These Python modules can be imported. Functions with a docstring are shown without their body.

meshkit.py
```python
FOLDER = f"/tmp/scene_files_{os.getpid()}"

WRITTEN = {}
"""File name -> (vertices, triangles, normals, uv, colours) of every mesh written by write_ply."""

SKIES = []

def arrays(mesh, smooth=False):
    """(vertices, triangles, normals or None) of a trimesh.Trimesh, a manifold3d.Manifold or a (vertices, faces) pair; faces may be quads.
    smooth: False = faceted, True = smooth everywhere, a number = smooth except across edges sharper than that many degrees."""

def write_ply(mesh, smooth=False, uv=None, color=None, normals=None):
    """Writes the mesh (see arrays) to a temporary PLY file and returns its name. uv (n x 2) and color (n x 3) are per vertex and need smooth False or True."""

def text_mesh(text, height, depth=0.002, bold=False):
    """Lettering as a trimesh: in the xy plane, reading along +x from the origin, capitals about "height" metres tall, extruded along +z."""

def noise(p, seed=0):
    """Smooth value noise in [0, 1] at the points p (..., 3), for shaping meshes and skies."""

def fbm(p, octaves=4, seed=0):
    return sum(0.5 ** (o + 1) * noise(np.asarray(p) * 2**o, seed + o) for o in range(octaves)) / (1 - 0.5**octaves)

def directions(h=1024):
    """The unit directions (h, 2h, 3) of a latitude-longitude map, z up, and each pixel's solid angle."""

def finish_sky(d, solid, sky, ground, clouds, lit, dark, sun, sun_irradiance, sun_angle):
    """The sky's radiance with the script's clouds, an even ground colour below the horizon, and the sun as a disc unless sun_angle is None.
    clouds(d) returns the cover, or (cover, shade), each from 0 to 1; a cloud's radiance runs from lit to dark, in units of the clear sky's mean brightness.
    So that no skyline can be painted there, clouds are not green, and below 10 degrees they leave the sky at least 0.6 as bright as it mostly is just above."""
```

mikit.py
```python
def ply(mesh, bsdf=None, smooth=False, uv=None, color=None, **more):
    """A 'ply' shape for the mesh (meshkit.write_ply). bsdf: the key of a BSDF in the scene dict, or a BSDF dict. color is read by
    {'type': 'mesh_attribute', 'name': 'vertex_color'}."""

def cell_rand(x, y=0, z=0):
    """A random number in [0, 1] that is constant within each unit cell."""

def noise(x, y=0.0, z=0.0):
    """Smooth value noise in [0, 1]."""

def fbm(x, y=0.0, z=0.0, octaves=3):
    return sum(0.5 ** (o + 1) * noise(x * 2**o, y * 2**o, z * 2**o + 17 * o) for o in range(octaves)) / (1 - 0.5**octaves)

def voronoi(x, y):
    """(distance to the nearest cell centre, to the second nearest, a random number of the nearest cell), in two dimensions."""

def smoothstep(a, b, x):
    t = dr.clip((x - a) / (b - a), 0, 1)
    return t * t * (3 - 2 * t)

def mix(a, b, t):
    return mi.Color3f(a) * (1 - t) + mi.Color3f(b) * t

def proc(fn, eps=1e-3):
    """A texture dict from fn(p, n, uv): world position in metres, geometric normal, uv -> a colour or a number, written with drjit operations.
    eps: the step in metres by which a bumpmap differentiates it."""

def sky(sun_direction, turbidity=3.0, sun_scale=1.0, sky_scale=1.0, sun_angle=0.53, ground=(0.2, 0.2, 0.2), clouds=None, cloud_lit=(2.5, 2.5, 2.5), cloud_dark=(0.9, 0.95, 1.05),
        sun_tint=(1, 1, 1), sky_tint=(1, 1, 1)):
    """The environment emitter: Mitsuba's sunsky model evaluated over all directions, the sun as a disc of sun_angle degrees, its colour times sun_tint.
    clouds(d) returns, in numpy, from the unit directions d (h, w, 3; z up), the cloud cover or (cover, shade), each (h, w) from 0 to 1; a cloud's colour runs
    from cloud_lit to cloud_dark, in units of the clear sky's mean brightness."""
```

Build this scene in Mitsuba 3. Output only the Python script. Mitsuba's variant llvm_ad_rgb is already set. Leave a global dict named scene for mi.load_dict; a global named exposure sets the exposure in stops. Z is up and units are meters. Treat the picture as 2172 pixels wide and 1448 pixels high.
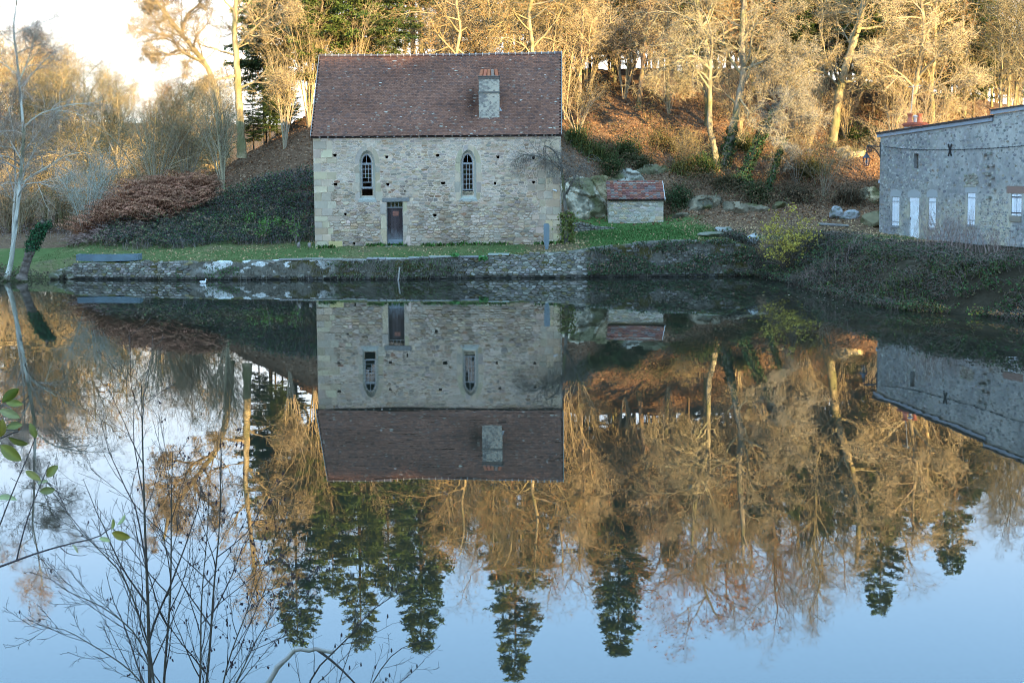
import math, numpy as np, trimesh, mitsuba as mi, drjit as dr, mikit, meshkit
from mikit import noise, fbm, smoothstep, mix, voronoi, cell_rand
from scipy.spatial import Voronoi
from scipy.interpolate import RegularGridInterpolator
from shapely import contains_xy, distance, points as spoints
from shapely.geometry import Polygon, box as sbox, LineString
from shapely.ops import unary_union
T = mi.ScalarTransform4f
scene, labels = {}, {}

# ------------------------------------------------------------------ camera, sky, exposure
EYE = np.array([0, 0, 5.7])
FPX, PITCH, ROLL = 3500.0, 0.1032, 0.008
fw = np.array([0, math.cos(PITCH), -math.sin(PITCH)])
r0, u0 = np.array([1.0, 0, 0]), np.array([0, math.sin(PITCH), math.cos(PITCH)])
cup = math.cos(ROLL) * u0 + math.sin(ROLL) * r0
crt = math.cos(ROLL) * r0 - math.sin(ROLL) * u0
scene['camera'] = {'type': 'perspective', 'fov': 2 * math.degrees(math.atan(1086 / FPX)), 'fov_axis': 'x', 'near_clip': 0.2, 'far_clip': 3000.0,
                   'to_world': T().look_at(origin=EYE.tolist(), target=(EYE + fw).tolist(), up=cup.tolist())}
SUN_AZ, SUN_EL = math.radians(36), math.radians(14)
SUN = np.array([math.sin(SUN_AZ) * math.cos(SUN_EL), -math.cos(SUN_AZ) * math.cos(SUN_EL), math.sin(SUN_EL)])


def veil(d):                   # thin bright winter haze over the whole sky, whiter towards the horizon
    el = np.degrees(np.arcsin(np.clip(d[..., 2], -1, 1)))
    t = np.clip((el - 3) / 15, 0, 1)
    return np.full(el.shape, .85), t * t * (3 - 2 * t)


scene['sky'] = mikit.sky(SUN.tolist(), turbidity=3.0, sun_scale=1.85, sky_scale=1.0, clouds=veil, cloud_lit=(3.7, 3.65, 3.5), cloud_dark=(2.1, 3.9, 6.1), sun_tint=(.98, 1.02, .98))
exposure = 3.55
# skyline of the wood behind the camera, across the sun's direction: it throws the evening shade over pond and house
SHADE_U = [-30, 40, 46, 58, 67, 77, 90, 104]
SHADE_Z = [h + 160 * math.tan(SUN_EL) for h in (18, 17, 16, 13, 11, 6, 2.5, 0)]


def at(px, py, Y):            # the point of the photograph's line of sight at distance Y
    d = fw + crt * (px - 1086) / FPX - cup * (py - 724) / FPX
    return EYE + d * Y / d[1]


def gz(px, py, z):
    d = fw + crt * (px - 1086) / FPX - cup * (py - 724) / FPX
    return EYE + d * (z - 5.7) / d[2]


# ------------------------------------------------------------------ materials
def rgb(*c): return {'type': 'rgb', 'value': list(c)}
VC = {'type': 'mesh_attribute', 'name': 'vertex_color'}
scene['matte'] = {'type': 'twosided', 'bsdf': {'type': 'diffuse', 'reflectance': VC}}
scene['satin'] = {'type': 'twosided', 'bsdf': {'type': 'principled', 'base_color': VC, 'roughness': 0.55, 'specular': 0.4}}
scene['pane_glass'] = {'type': 'thindielectric', 'int_ior': 1.5}


def ground_fn(p, n, uv):
    # uv.x: leaf litter amount, uv.y: lush grass amount
    f1 = fbm(p.x * .35, p.y * .35, 3.0, 3)
    f2 = fbm(p.x * 2.2, p.y * 2.2, p.z * 2.2, 3)
    f3 = fbm(p.x * 9., p.y * 9., p.z * 9., 2)
    grass = mix(mix((.07, .095, .034), (.055, .10, .03), uv.y), (.13, .125, .055), smoothstep(.42, .75, f1 * .6 + f2 * .4) * (1 - .6 * uv.y))
    litter = mix(mix((.085, .053, .033), (.135, .082, .05), f2), (.19, .125, .08), smoothstep(.55, .8, f3))
    soil = mix((.055, .045, .03), (.09, .075, .05), f2)
    c = mix(grass, litter, smoothstep(.3, .7, uv.x + (f1 - .5) * .7 + (f3 - .5) * .35))
    c = mix(c, soil * .45, smoothstep(1.1, 1.5, uv.x))
    c = mix(c, soil, smoothstep(.58, .8, f2 * .6 + f1 * .4) * .6)
    rock = mix((.16, .14, .11), (.33, .29, .22), f2)
    rock = mix(rock, (.10, .11, .05), smoothstep(.5, .65, f1) * .7)
    c = mix(c, rock, smoothstep(.3, .5, uv.x) * (1 - smoothstep(.95, 1.15, uv.x)) * (1 - smoothstep(.46, .62, n.z + (f2 - .5) * .25)) * (1 - smoothstep(.55, .7, f1)))
    c = mix(c, (.02, .018, .014), 1 - smoothstep(-.15, .12, p.z))
    return c * (.75 + .5 * f3)


scene['ground_mat'] = {'type': 'twosided', 'bsdf': {'type': 'diffuse', 'reflectance': mikit.proc(ground_fn)}}


def mortar_fn(p, n, uv):
    a = fbm(p.x * 1.1, p.y * 1.1, p.z * 1.1, 4)
    b = fbm(p.x * 9, p.y * 9, p.z * 13, 3)
    c = mix((.47, .35, .25), (.63, .485, .365), smoothstep(.3, .7, a))
    c = mix(c, (.25, .235, .195), smoothstep(.55, .8, b) * .7)
    up = smoothstep(3.0, 4.2, p.z + (a - .5) * 1.6)          # lower courses have lost their pointing
    return mix(c * .66, c, up)


scene['mortar_mat'] = {'type': 'twosided', 'bsdf': {'type': 'diffuse', 'reflectance': mikit.proc(mortar_fn)}}


def render_fn(p, n, uv):
    a = fbm(p.x * .5 + p.y * .5, p.z * .5, 1.0, 4)
    b = fbm(p.y * 7, p.z * 7, p.x * 7, 3)
    c = mix((.22, .215, .205), (.34, .325, .29), smoothstep(.35, .7, a))
    c = mix(c, (.42, .37, .26), smoothstep(.52, .66, fbm(p.y * .45 + 7, p.z * .6, 2.0, 2)) * smoothstep(5.5, 2.5, p.z) * .8)
    return c * (.7 + .6 * b)


scene['render_mat'] = {'type': 'twosided', 'bsdf': {'type': 'diffuse', 'reflectance': mikit.proc(render_fn)}}


def quay_fn(p, n, uv):
    a = fbm(p.x * 1.3, p.z * 1.6, 4.0, 3)
    b = fbm(p.x * 6, p.z * 8, p.y * 6, 3)
    c = mix((.075, .07, .055), (.20, .185, .15), b)
    moss = smoothstep(.45, .58, fbm(p.x * .9 + 9, p.z * 1.5, 7.0, 3))
    c = mix(c, mix((.055, .05, .012), (.09, .075, .02), b), moss * .85)
    zone = smoothstep(-17.3, -15.8, p.x) * smoothstep(-8.8, -10.4, p.x) * smoothstep(.3, .5, p.z)
    lich = smoothstep(.535, .56, fbm(p.x * 1.5 + 3, p.z * 2.4, 5.0, 4))
    c = mix(c, mix((.5, .5, .46), (.62, .62, .58), b), lich * zone)
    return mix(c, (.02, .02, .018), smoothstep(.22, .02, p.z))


scene['quay_mat'] = {'type': 'twosided', 'bsdf': {'type': 'diffuse', 'reflectance': mikit.proc(quay_fn)}}


def chim_fn(p, n, uv):
    b = fbm(p.x * 9, p.y * 9, p.z * 9, 4)
    a = fbm(p.x * 2, p.y * 2, p.z * 1.2, 2)
    c = mix((.43, .385, .30), (.22, .20, .175), smoothstep(.42, .66, b * .65 + a * .4))
    return mix(c, (.14, .13, .12), smoothstep(.62, .75, b) * .6)


scene['chimney_mat'] = {'type': 'twosided', 'bsdf': {'type': 'diffuse', 'reflectance': mikit.proc(chim_fn)}}


def ripple(p, n, uv):
    return fbm(p.x * .35, p.y * .9, 1.0, 2) * .0008 + noise(p.x * 2.2, p.y * 5.0, 4.0) * .00008


scene['water_mat'] = {'type': 'bumpmap', 'arbitrary': mikit.proc(ripple, eps=.02), 'scale': 1.0,
                      'bsdf': {'type': 'plastic', 'int_ior': 1.36, 'diffuse_reflectance': rgb(.012, .013, .009), 'nonlinear': False}}

# ------------------------------------------------------------------ mesh helpers
RNG = np.random.default_rng(11)


class MB:                      # collects vertices, faces and colours of one mesh
    def __init__(s): s.v, s.f, s.c, s.n = [], [], [], 0

    def add(s, v, f, c):
        v = np.asarray(v, float)
        c = np.broadcast_to(np.asarray(c, float), (len(v), 3)) if np.ndim(c) == 1 else c
        s.v.append(v); s.f.append(np.asarray(f, int) + s.n); s.c.append(c); s.n += len(v)
        return s

    def mesh(s): return np.vstack(s.v), np.vstack(s.f), np.clip(np.vstack(s.c), 0, 1)

    def dict(s, bsdf='matte', smooth=False):
        v, f, c = s.mesh()
        return mikit.ply((v, f), bsdf, smooth, color=c)

    def tris(s): return sum(map(len, s.f))


def put(key, d, label=None, cat=None, group=None, kind=None):
    k, i = key, 0
    while k in scene or k in labels and label: i += 1; k = f'{key}_{i:03d}'
    scene[k] = d
    tag(k, label, cat, group, kind)
    return k


def tag(k, label=None, cat=None, group=None, kind=None):
    e = {a: b for a, b in (('label', label), ('category', cat), ('group', group), ('kind', kind)) if b}
    if e: labels[k] = e


def thing(key, label, cat, group=None):
    k, i = key, 0
    while k in labels: i += 1; k = f'{key}_{i:03d}'
    tag(k, label, cat, group)
    return k


BOXF = np.array([[0, 2, 3], [0, 3, 1], [4, 5, 7], [4, 7, 6], [0, 1, 5], [0, 5, 4], [2, 6, 7], [2, 7, 3], [0, 4, 6], [0, 6, 2], [1, 3, 7], [1, 7, 5]])


def boxv(x0, x1, y0, y1, z0, z1): return np.array([[x, y, z] for x in (x0, x1) for y in (y0, y1) for z in (z0, z1)], float)


def frame(o, u, d):            # local (along u, depth d, up) -> world
    o, u, d = map(np.asarray, (o, u, d))
    return lambda v: o + v[:, :1] * u + v[:, 1:2] * d + v[:, 2:] * np.array([0, 0, 1.0])


def sweep(P, R, k=5):          # many tubes at once: P (B, m, 3), R (B, m)
    B, m = P.shape[:2]
    t = np.gradient(P, axis=1); t /= np.linalg.norm(t, axis=2, keepdims=True) + 1e-12
    md = P[:, -1] - P[:, 0]
    ref = np.eye(3)[np.argmin(np.abs(md), axis=1)][:, None]
    a = np.cross(t, ref); a /= np.linalg.norm(a, axis=2, keepdims=True) + 1e-12
    b = np.cross(t, a)
    g = np.arange(k) * 2 * np.pi / k
    V = P[:, :, None] + R[:, :, None, None] * (np.cos(g)[:, None] * a[:, :, None] + np.sin(g)[:, None] * b[:, :, None])
    i, j = np.meshgrid(np.arange(m - 1), np.arange(k), indexing='ij')
    q = np.stack([i * k + j, i * k + (j + 1) % k, (i + 1) * k + (j + 1) % k, (i + 1) * k + j], -1).reshape(-1, 4)
    f = np.vstack([q[:, [0, 1, 2]], q[:, [0, 2, 3]]])
    F = (f[None] + (np.arange(B) * m * k)[:, None, None]).reshape(-1, 3)
    return V.reshape(-1, 3), F, m * k


def spikes(P0, P1, r):         # pyramids: the finest twigs
    B = len(P0)
    t = P1 - P0; t = t / (np.linalg.norm(t, axis=1, keepdims=True) + 1e-12)
    a = np.cross(t, np.eye(3)[np.argmin(np.abs(t), axis=1)]); a /= np.linalg.norm(a, axis=1, keepdims=True) + 1e-12
    b = np.cross(t, a)
    g = np.arange(3) * 2 * np.pi / 3
    ring = P0[:, None] + np.reshape(r, (-1, 1, 1)) * (np.cos(g)[:, None] * a[:, None] + np.sin(g)[:, None] * b[:, None])
    V = np.concatenate([ring, P1[:, None]], 1).reshape(-1, 3)
    F = (np.array([[0, 1, 3], [1, 2, 3], [2, 0, 3]])[None] + (np.arange(B) * 4)[:, None, None]).reshape(-1, 3)
    return V, F, 4


def jit(n, base, amt, rng, hue=.05):
    k = 1 + amt * rng.uniform(-1, 1, (n, 1))
    return np.clip(np.asarray(base) * k * (1 + hue * rng.uniform(-1, 1, (n, 3))), .004, .95)


def leaves(P, N, size, rng, aspect=.55, fold=.18):   # folded diamond leaves; N the facing direction
    n = len(P)
    N = N / (np.linalg.norm(N, axis=1, keepdims=True) + 1e-9)
    a = rng.normal(size=(n, 3)); a -= (a * N).sum(1, keepdims=True) * N; a /= np.linalg.norm(a, axis=1, keepdims=True) + 1e-9
    b = np.cross(N, a)
    s = np.reshape(size, (-1, 1))
    V = np.stack([P - a * s * .5, P + b * s * aspect * .5 + N * s * fold, P + a * s * .5, P - b * s * aspect * .5 + N * s * fold], 1).reshape(-1, 3)
    F = (np.array([[0, 1, 2], [0, 2, 3]])[None] + (np.arange(n) * 4)[:, None, None]).reshape(-1, 3)
    return V, F


def grow(P, R, n, t0, t1, ang, lr, rr, up, wig, m, rng, jl=.35, taper=.75, mask=None):
    B, mm = P.shape[:2]
    L = np.linalg.norm(np.diff(P, axis=1), axis=2).sum(1)
    t = t0 + (t1 - t0) * (np.arange(n)[None] + rng.uniform(0, 1, (B, n))) / n
    x = t * (mm - 1); i = np.clip(x.astype(int), 0, mm - 2); w = (x - i)[..., None]
    b = np.arange(B)[:, None]
    p = P[b, i] * (1 - w) + P[b, i + 1] * w
    d = P[b, i + 1] - P[b, i]; d /= np.linalg.norm(d, axis=2, keepdims=True) + 1e-12
    r = R[b, i] * (1 - w[..., 0]) + R[b, i + 1] * w[..., 0]
    a = np.cross(d, np.array([.31, .2, .93])); a /= np.linalg.norm(a, axis=2, keepdims=True) + 1e-12
    c = np.cross(d, a)
    ph = np.arange(n)[None] * 2.4 + rng.uniform(0, 6.28, (B, 1)) + rng.normal(0, .5, (B, n))
    an = ang * (1 + .3 * rng.normal(size=(B, n)))
    dd = d * np.cos(an)[..., None] + np.sin(an)[..., None] * (a * np.cos(ph)[..., None] + c * np.sin(ph)[..., None])
    ln = L[:, None] * lr * (1.15 - .6 * t) * (1 + jl * rng.uniform(-1, 1, (B, n)))
    rr_ = np.minimum(r * .72, rr * ln)
    p, dd, ln, rr_ = p.reshape(-1, 3), dd.reshape(-1, 3), ln.ravel(), rr_.ravel()
    Q = [p]; s = (ln / (m - 1))[:, None]
    for _ in range(m - 1):
        dd = dd + np.array([0, 0, up]) + wig * rng.normal(size=dd.shape)
        dd /= np.linalg.norm(dd, axis=1, keepdims=True) + 1e-12
        p = p + dd * s; Q.append(p)
    Q = np.stack(Q, 1)
    RR = rr_[:, None] * np.linspace(1, 1 - taper, m)[None]
    return Q, RR


def smooth_path(pts, m):
    pts = np.asarray(pts, float)
    s = np.r_[0, np.cumsum(np.linalg.norm(np.diff(pts, axis=0), axis=1))]
    from scipy.interpolate import PchipInterpolator
    return PchipInterpolator(s, pts, axis=0)(np.linspace(0, s[-1], m))


def bare_tree(trunk, r, rng, spec, bark, twig, limbs=(), tw=(4, .35, .010), ksides=8, upper=None, trunk_taper=.75):
    """trunk: path; spec: list of grow() settings per level. Returns (trunk mesh, crown mesh)."""
    A, Cn = MB(), MB()
    NT_ = 44 if r > .08 else 14
    P = smooth_path(trunk, NT_)[None]
    R = r * (1 - trunk_taper * np.linspace(0, 1, NT_) ** 1.1)[None]
    R *= (1 + .4 * np.exp(-np.linspace(0, 1, NT_) * 22))[None]
    if NT_ == 44: R *= 1 + .07 * rng.normal(size=R.shape); P[:, 1:] += r * .05 * rng.normal(size=(1, 43, 3))

    def addt(mb, P, R, k, col, amt=.15):
        v, f, per = sweep(P, R, k)
        c = np.repeat(jit(len(P), col, amt, rng), per, 0) * (1 + .25 * rng.uniform(-1, 1, (len(v), 1)))
        if upper is not None:
            w = np.clip((v[:, 2:] - upper[0]) / 3, 0, 1); c = c * (1 - w) + np.asarray(upper[1]) * w
        mb.add(v, f, c)
    addt(A, P, R, ksides + 3, bark)
    if NT_ == 44:                # rough bark: plates, dark cracks, patches of moss and pale lichen
        v = A.v[-1]; n1 = meshkit.fbm(v * [4, 4, 1.6], 3, 31)[:, None]; n2 = meshkit.fbm(v * [1.5, 1.5, .8], 2, 32)[:, None]; n3 = rng.uniform(.7, 1.3, (len(v), 1))
        c = A.c[-1] * (.45 + 1.1 * n1) * n3; ms = np.clip((n2 - .55) * 7, 0, .7); A.c[-1] = c * (1 - ms) + np.array([.14, .145, .06]) * ms
    extra = []
    for lp, lr_ in limbs:
        q = smooth_path(lp, 16)[None]; rr = lr_ * (1 - .8 * np.linspace(0, 1, 16))[None]
        addt(A, q, rr, 6, bark)
        for a in (0, 4, 8):      # each stretch of an explicit limb branches like a limb of its own
            m0 = spec[0]['m']; ix = np.linspace(a, 15, m0); lo = ix.astype(int).clip(0, 14); w = (ix - lo)[:, None]
            extra.append((q[:, lo] + (q[:, lo + 1] - q[:, lo]) * w, rr[:, lo]))
    for li, sp in enumerate(spec):
        P, R = grow(P, R, rng=rng, **sp)
        ms, k = (A, 5) if li == 0 else (Cn, 4 if li == 1 else 3)
        f_ = (1, .6, .25, .1)[li]; addt(ms, P, R, k, np.asarray(bark) * f_ + np.asarray(twig) * (1 - f_))
        if li == 0 and extra: P = np.vstack([P] + [e[0] for e in extra]); R = np.vstack([R] + [e[1] for e in extra])
    n, ln, tr = tw
    B, m = P.shape[:2]
    t = rng.uniform(.15, 1, (B, n)); x = t * (m - 1); i = np.clip(x.astype(int), 0, m - 2); w = (x - i)[..., None]; b = np.arange(B)[:, None]
    p = (P[b, i] * (1 - w) + P[b, i + 1] * w).reshape(-1, 3)
    d = P[b, i + 1] - P[b, i]; d /= np.linalg.norm(d, axis=2, keepdims=True) + 1e-12
    d = (d * .8 + .75 * rng.normal(size=d.shape)).reshape(-1, 3) + [0, 0, spec[-1]['up'] * 1.5]
    d /= np.linalg.norm(d, axis=1, keepdims=True) + 1e-12
    v, f, per = spikes(p, p + d * (ln * rng.uniform(.5, 1.3, (len(p), 1))), tr)
    Cn.add(v, f, np.repeat(jit(len(p), twig, .3, rng), per, 0))
    return A, Cn, P


def conifer(h, rad, rng, col, n=105, bare=.18, droop=.18, bark=(.10, .075, .05), fullness=1.0):
    A, Cn = MB(), MB()
    P = np.array([[0, 0, -.5], [0, 0, h * .3], [.05, 0, h * .7], [0, .05, h]], float)
    P = smooth_path(P, 8)[None]; R = np.linspace(.022 * h * .55, .02, 8)[None]
    v, f, _ = sweep(P, R, 7); A.add(v, f, jit(len(v), bark, .3, rng))
    t = np.sort(rng.uniform(bare, 1, n)) ** .9; z = t * h
    ph = np.arange(n) * 2.4 + rng.normal(0, .5, n)
    L = rad * (1 - (t - bare) / (1 - bare)) ** .75 * rng.uniform(.55, 1.15, n) + .35
    L[t < bare + .15] *= rng.uniform(.3, 1, (t < bare + .15).sum())
    d = np.stack([np.cos(ph), np.sin(ph), .28 - .55 * (1 - t)], 1)
    m = 6; s = np.linspace(0, 1, m)
    Q = np.stack([np.zeros(n), np.zeros(n), z], 1)[:, None] + d[:, None] * (L[:, None] * s)[..., None]
    Q[:, :, 2] += -droop * L[:, None] * s ** 1.5 + .22 * L[:, None] * s ** 3
    v, f, per = sweep(Q, np.maximum(.012 * L[:, None] * (1 - .8 * s), .008), 3); A.add(v, f, jit(len(v), bark, .3, rng))
    ns = np.maximum(8, (L * 15 * fullness).astype(int)); idx = np.repeat(np.arange(n), ns); N = len(idx)
    u = rng.uniform(.12, 1.02, N) ** .8; x = np.clip(u, 0, 1) * (m - 1); i = np.clip(x.astype(int), 0, m - 2); w = (x - i)[:, None]
    p = Q[idx, i] * (1 - w) + Q[idx, i + 1] * w; bd = Q[idx, i + 1] - Q[idx, i]; bd /= np.linalg.norm(bd, axis=1, keepdims=True)
    sd = np.cross(bd, [0, 0, 1]); sd /= np.linalg.norm(sd, axis=1, keepdims=True) + 1e-9
    side = rng.choice([-1, 1], N)[:, None]
    sl = (L[idx] * .30 * (1.15 - u) + .22)[:, None] * rng.uniform(.6, 1.3, (N, 1))
    sdir = bd * .7 + sd * side * rng.uniform(.4, 1.1, (N, 1)) + np.array([0, 0, -.30]) + .2 * rng.normal(size=(N, 3))
    sdir /= np.linalg.norm(sdir, axis=1, keepdims=True)
    k = 6; j = np.tile(np.arange(k), N); rep = np.repeat(np.arange(N), k); uu = (j + .5)[:, None] / k
    pp = p[rep] + sdir[rep] * sl[rep] * uu + rng.normal(0, .03, (N * k, 3))
    nd = sdir[rep] + .55 * rng.normal(size=(N * k, 3)) + [0, 0, -.1]; nd /= np.linalg.norm(nd, axis=1, keepdims=True)
    ln = (.21 + .10 * rng.uniform(-1, 1, (N * k, 1)))
    wv = np.cross(nd, rng.normal(size=(N * k, 3))); wv /= np.linalg.norm(wv, axis=1, keepdims=True) + 1e-9
    V = np.stack([pp, pp + nd * ln * .5 + wv * .042, pp + nd * ln, pp + nd * ln * .5 - wv * .042 + [0, 0, .03]], 1).reshape(-1, 3)
    F = (np.array([[0, 1, 2], [0, 2, 3]])[None] + (np.arange(N * k) * 4)[:, None, None]).reshape(-1, 3)
    bc = jit(n, col, .3, rng, .12)[idx][rep] * (1 + .3 * rng.uniform(-1, 1, (N * k, 1)))
    Cn.add(V, F, np.repeat(bc, 4, 0))
    return A, Cn


# ------------------------------------------------------------------ terrain
bank_px = [(0, 600), (60, 593), (120, 591), (160, 592), (440, 594), (640, 593), (850, 593), (1000, 590), (1230, 589), (1450, 587), (1600, 586), (1680, 600), (1760, 625), (1850, 648), (1950, 662), (2100, 672), (2172, 680)]
bank = np.array([gz(x, y, 0)[:2] for x, y in bank_px])
pond = Polygon(np.vstack([[[-48, 60], [-45, 80], [-33, 87]], bank, [[22, 52], [24, 38], [20, 20], [10, 13], [0, 11.5], [-12, 12.5], [-28, 20], [-42, 36]]]))
pond_line = LineString(pond.exterior.coords)
QX = np.array([-60, -25.5, -24.9, -23.7, -17.6, -11, -6, -2, 1.6, 3, 4.1, 6.6, 9, 11.5, 12.9, 14, 60])
QZ = np.array([.5, .45, .5, .85, 1.03, 1.06, 1.1, 1.18, 1.33, 1.42, 1.58, 1.84, 1.96, 2.05, 1.5, 1.3, 1.3])
cols = {
    -300: [(-300, 30), (-100, 22), (60, 4), (100, 2), (160, 4), (220, 9), (300, 16), (700, 30)],
    -60: [(-300, 30), (-100, 20), (-20, 6), (0, 4.3), (8, 2.5), (60, .6), (90, .6), (130, 1.2), (170, 3), (220, 7), (300, 12), (700, 25)],
    -27: [(-300, 34), (-100, 26), (-20, 6), (0, 4.2), (8, 1.2), (60, .6), (88, .5), (92, .8), (100, 1.3), (128, 1.3), (160, 2.0), (200, 4), (240, 8), (300, 12), (700, 25)],
    -24: [(-300, 34), (-100, 26), (0, 4.2), (8, 1.2), (88, .7), (94, 1.1), (97, 1.7), (101, 3.0), (105, 4.2), (112, 3.6), (128, 2.2), (160, 2.5), (200, 4), (240, 8), (300, 12), (700, 25)],
    -19: [(-300, 34), (-100, 26), (0, 4.2), (8, 1.2), (88, 1.0), (95, 1.3), (98, 2.1), (102, 3.9), (106, 5.4), (110, 5.9), (120, 5.5), (160, 5), (220, 7), (300, 12), (700, 25)],
    -14.5: [(-300, 34), (-100, 30), (-40, 12), (0, 4.2), (8, 1.2), (88, 1.05), (94.5, 1.4), (98, 2.4), (103, 5.2), (108, 7.8), (112, 9.0), (120, 9.8), (130, 9.5), (160, 8), (220, 8), (300, 12), (700, 25)],
    -9: [(-300, 34), (-100, 30), (-40, 12), (0, 4.2), (8, 1.2), (88, 1.08), (92.2, 1.6), (100, 1.9), (103, 4.4), (108, 9), (113, 11), (120, 11.8), (130, 12), (160, 10), (220, 9), (300, 12), (700, 25)],
    1: [(-300, 34), (-120, 32), (-40, 14), (0, 4.2), (8, 1.2), (88, 1.25), (91.7, 1.62), (100, 1.9), (102.5, 3.4), (108, 8.8), (113, 11), (120, 11.8), (130, 12), (160, 10), (220, 9), (300, 12), (700, 25)],
    4.5: [(-300, 34), (-120, 32), (-40, 14), (0, 4.2), (8, 1.2), (87.5, 1.6), (92, 1.75), (97, 2.0), (103, 2.6), (104.6, 4.9), (108, 6.9), (112, 8.9), (118, 11.4), (126, 13.2), (138, 13.6), (160, 11), (220, 9), (700, 25)],
    9: [(-300, 34), (-120, 32), (-40, 14), (0, 4.2), (8, 1.2), (87.3, 1.95), (92, 2.0), (97, 2.15), (103.6, 2.6), (105, 4.7), (109, 6.7), (113, 8.8), (121, 11.6), (127, 13.2), (138, 13.6), (160, 11), (220, 9), (700, 25)],
    13.5: [(-300, 34), (-120, 32), (-40, 14), (0, 4.2), (8, 1.4), (60, 1.6), (87, 1.8), (94, 1.95), (99, 2.2), (102, 2.9), (105, 4.5), (108, 5.7), (113, 7.7), (120, 11), (127, 13.2), (138, 13.6), (160, 11), (220, 9), (700, 25)],
    18: [(-300, 34), (-120, 32), (-40, 14), (0, 4.2), (8, 2), (60, 1.7), (88, 1.75), (94, 2.0), (100, 2.6), (104, 3.5), (108, 5.0), (113, 7.4), (120, 10.9), (127, 13.2), (138, 13.4), (160, 11), (220, 9), (700, 25)],
    22.5: [(-300, 34), (-120, 32), (-40, 14), (0, 4.2), (8, 3), (60, 1.8), (88, 1.75), (97, 1.9), (101, 2.7), (104, 3.5), (107, 4.8), (113, 7.4), (120, 10.5), (128, 12.6), (138, 12.8), (160, 10), (220, 8), (700, 25)],
    30: [(-300, 42), (-120, 42), (-80, 39), (-40, 16), (0, 5), (60, 2.0), (88, 1.8), (97, 2.0), (104, 3.4), (112, 6.8), (120, 9.6), (128, 12), (138, 12.4), (160, 10), (220, 8), (700, 25)],
    60: [(-300, 42), (-120, 42), (-60, 39), (-40, 32), (0, 10), (60, 5), (90, 4), (120, 6), (160, 8), (220, 9), (700, 25)],
    120: [(-300, 34), (-120, 34), (-30, 24), (0, 18), (60, 8), (120, 8), (220, 10), (700, 25)],
    400: [(-300, 30), (0, 16), (120, 12), (700, 25)],
}
cx = np.array(sorted(cols)); cy = np.r_[np.arange(-300, 0, 5.), np.arange(0, 80, 2.), np.arange(80, 135, .5), np.arange(135, 710, 5.)]
from scipy.ndimage import gaussian_filter1d
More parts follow.
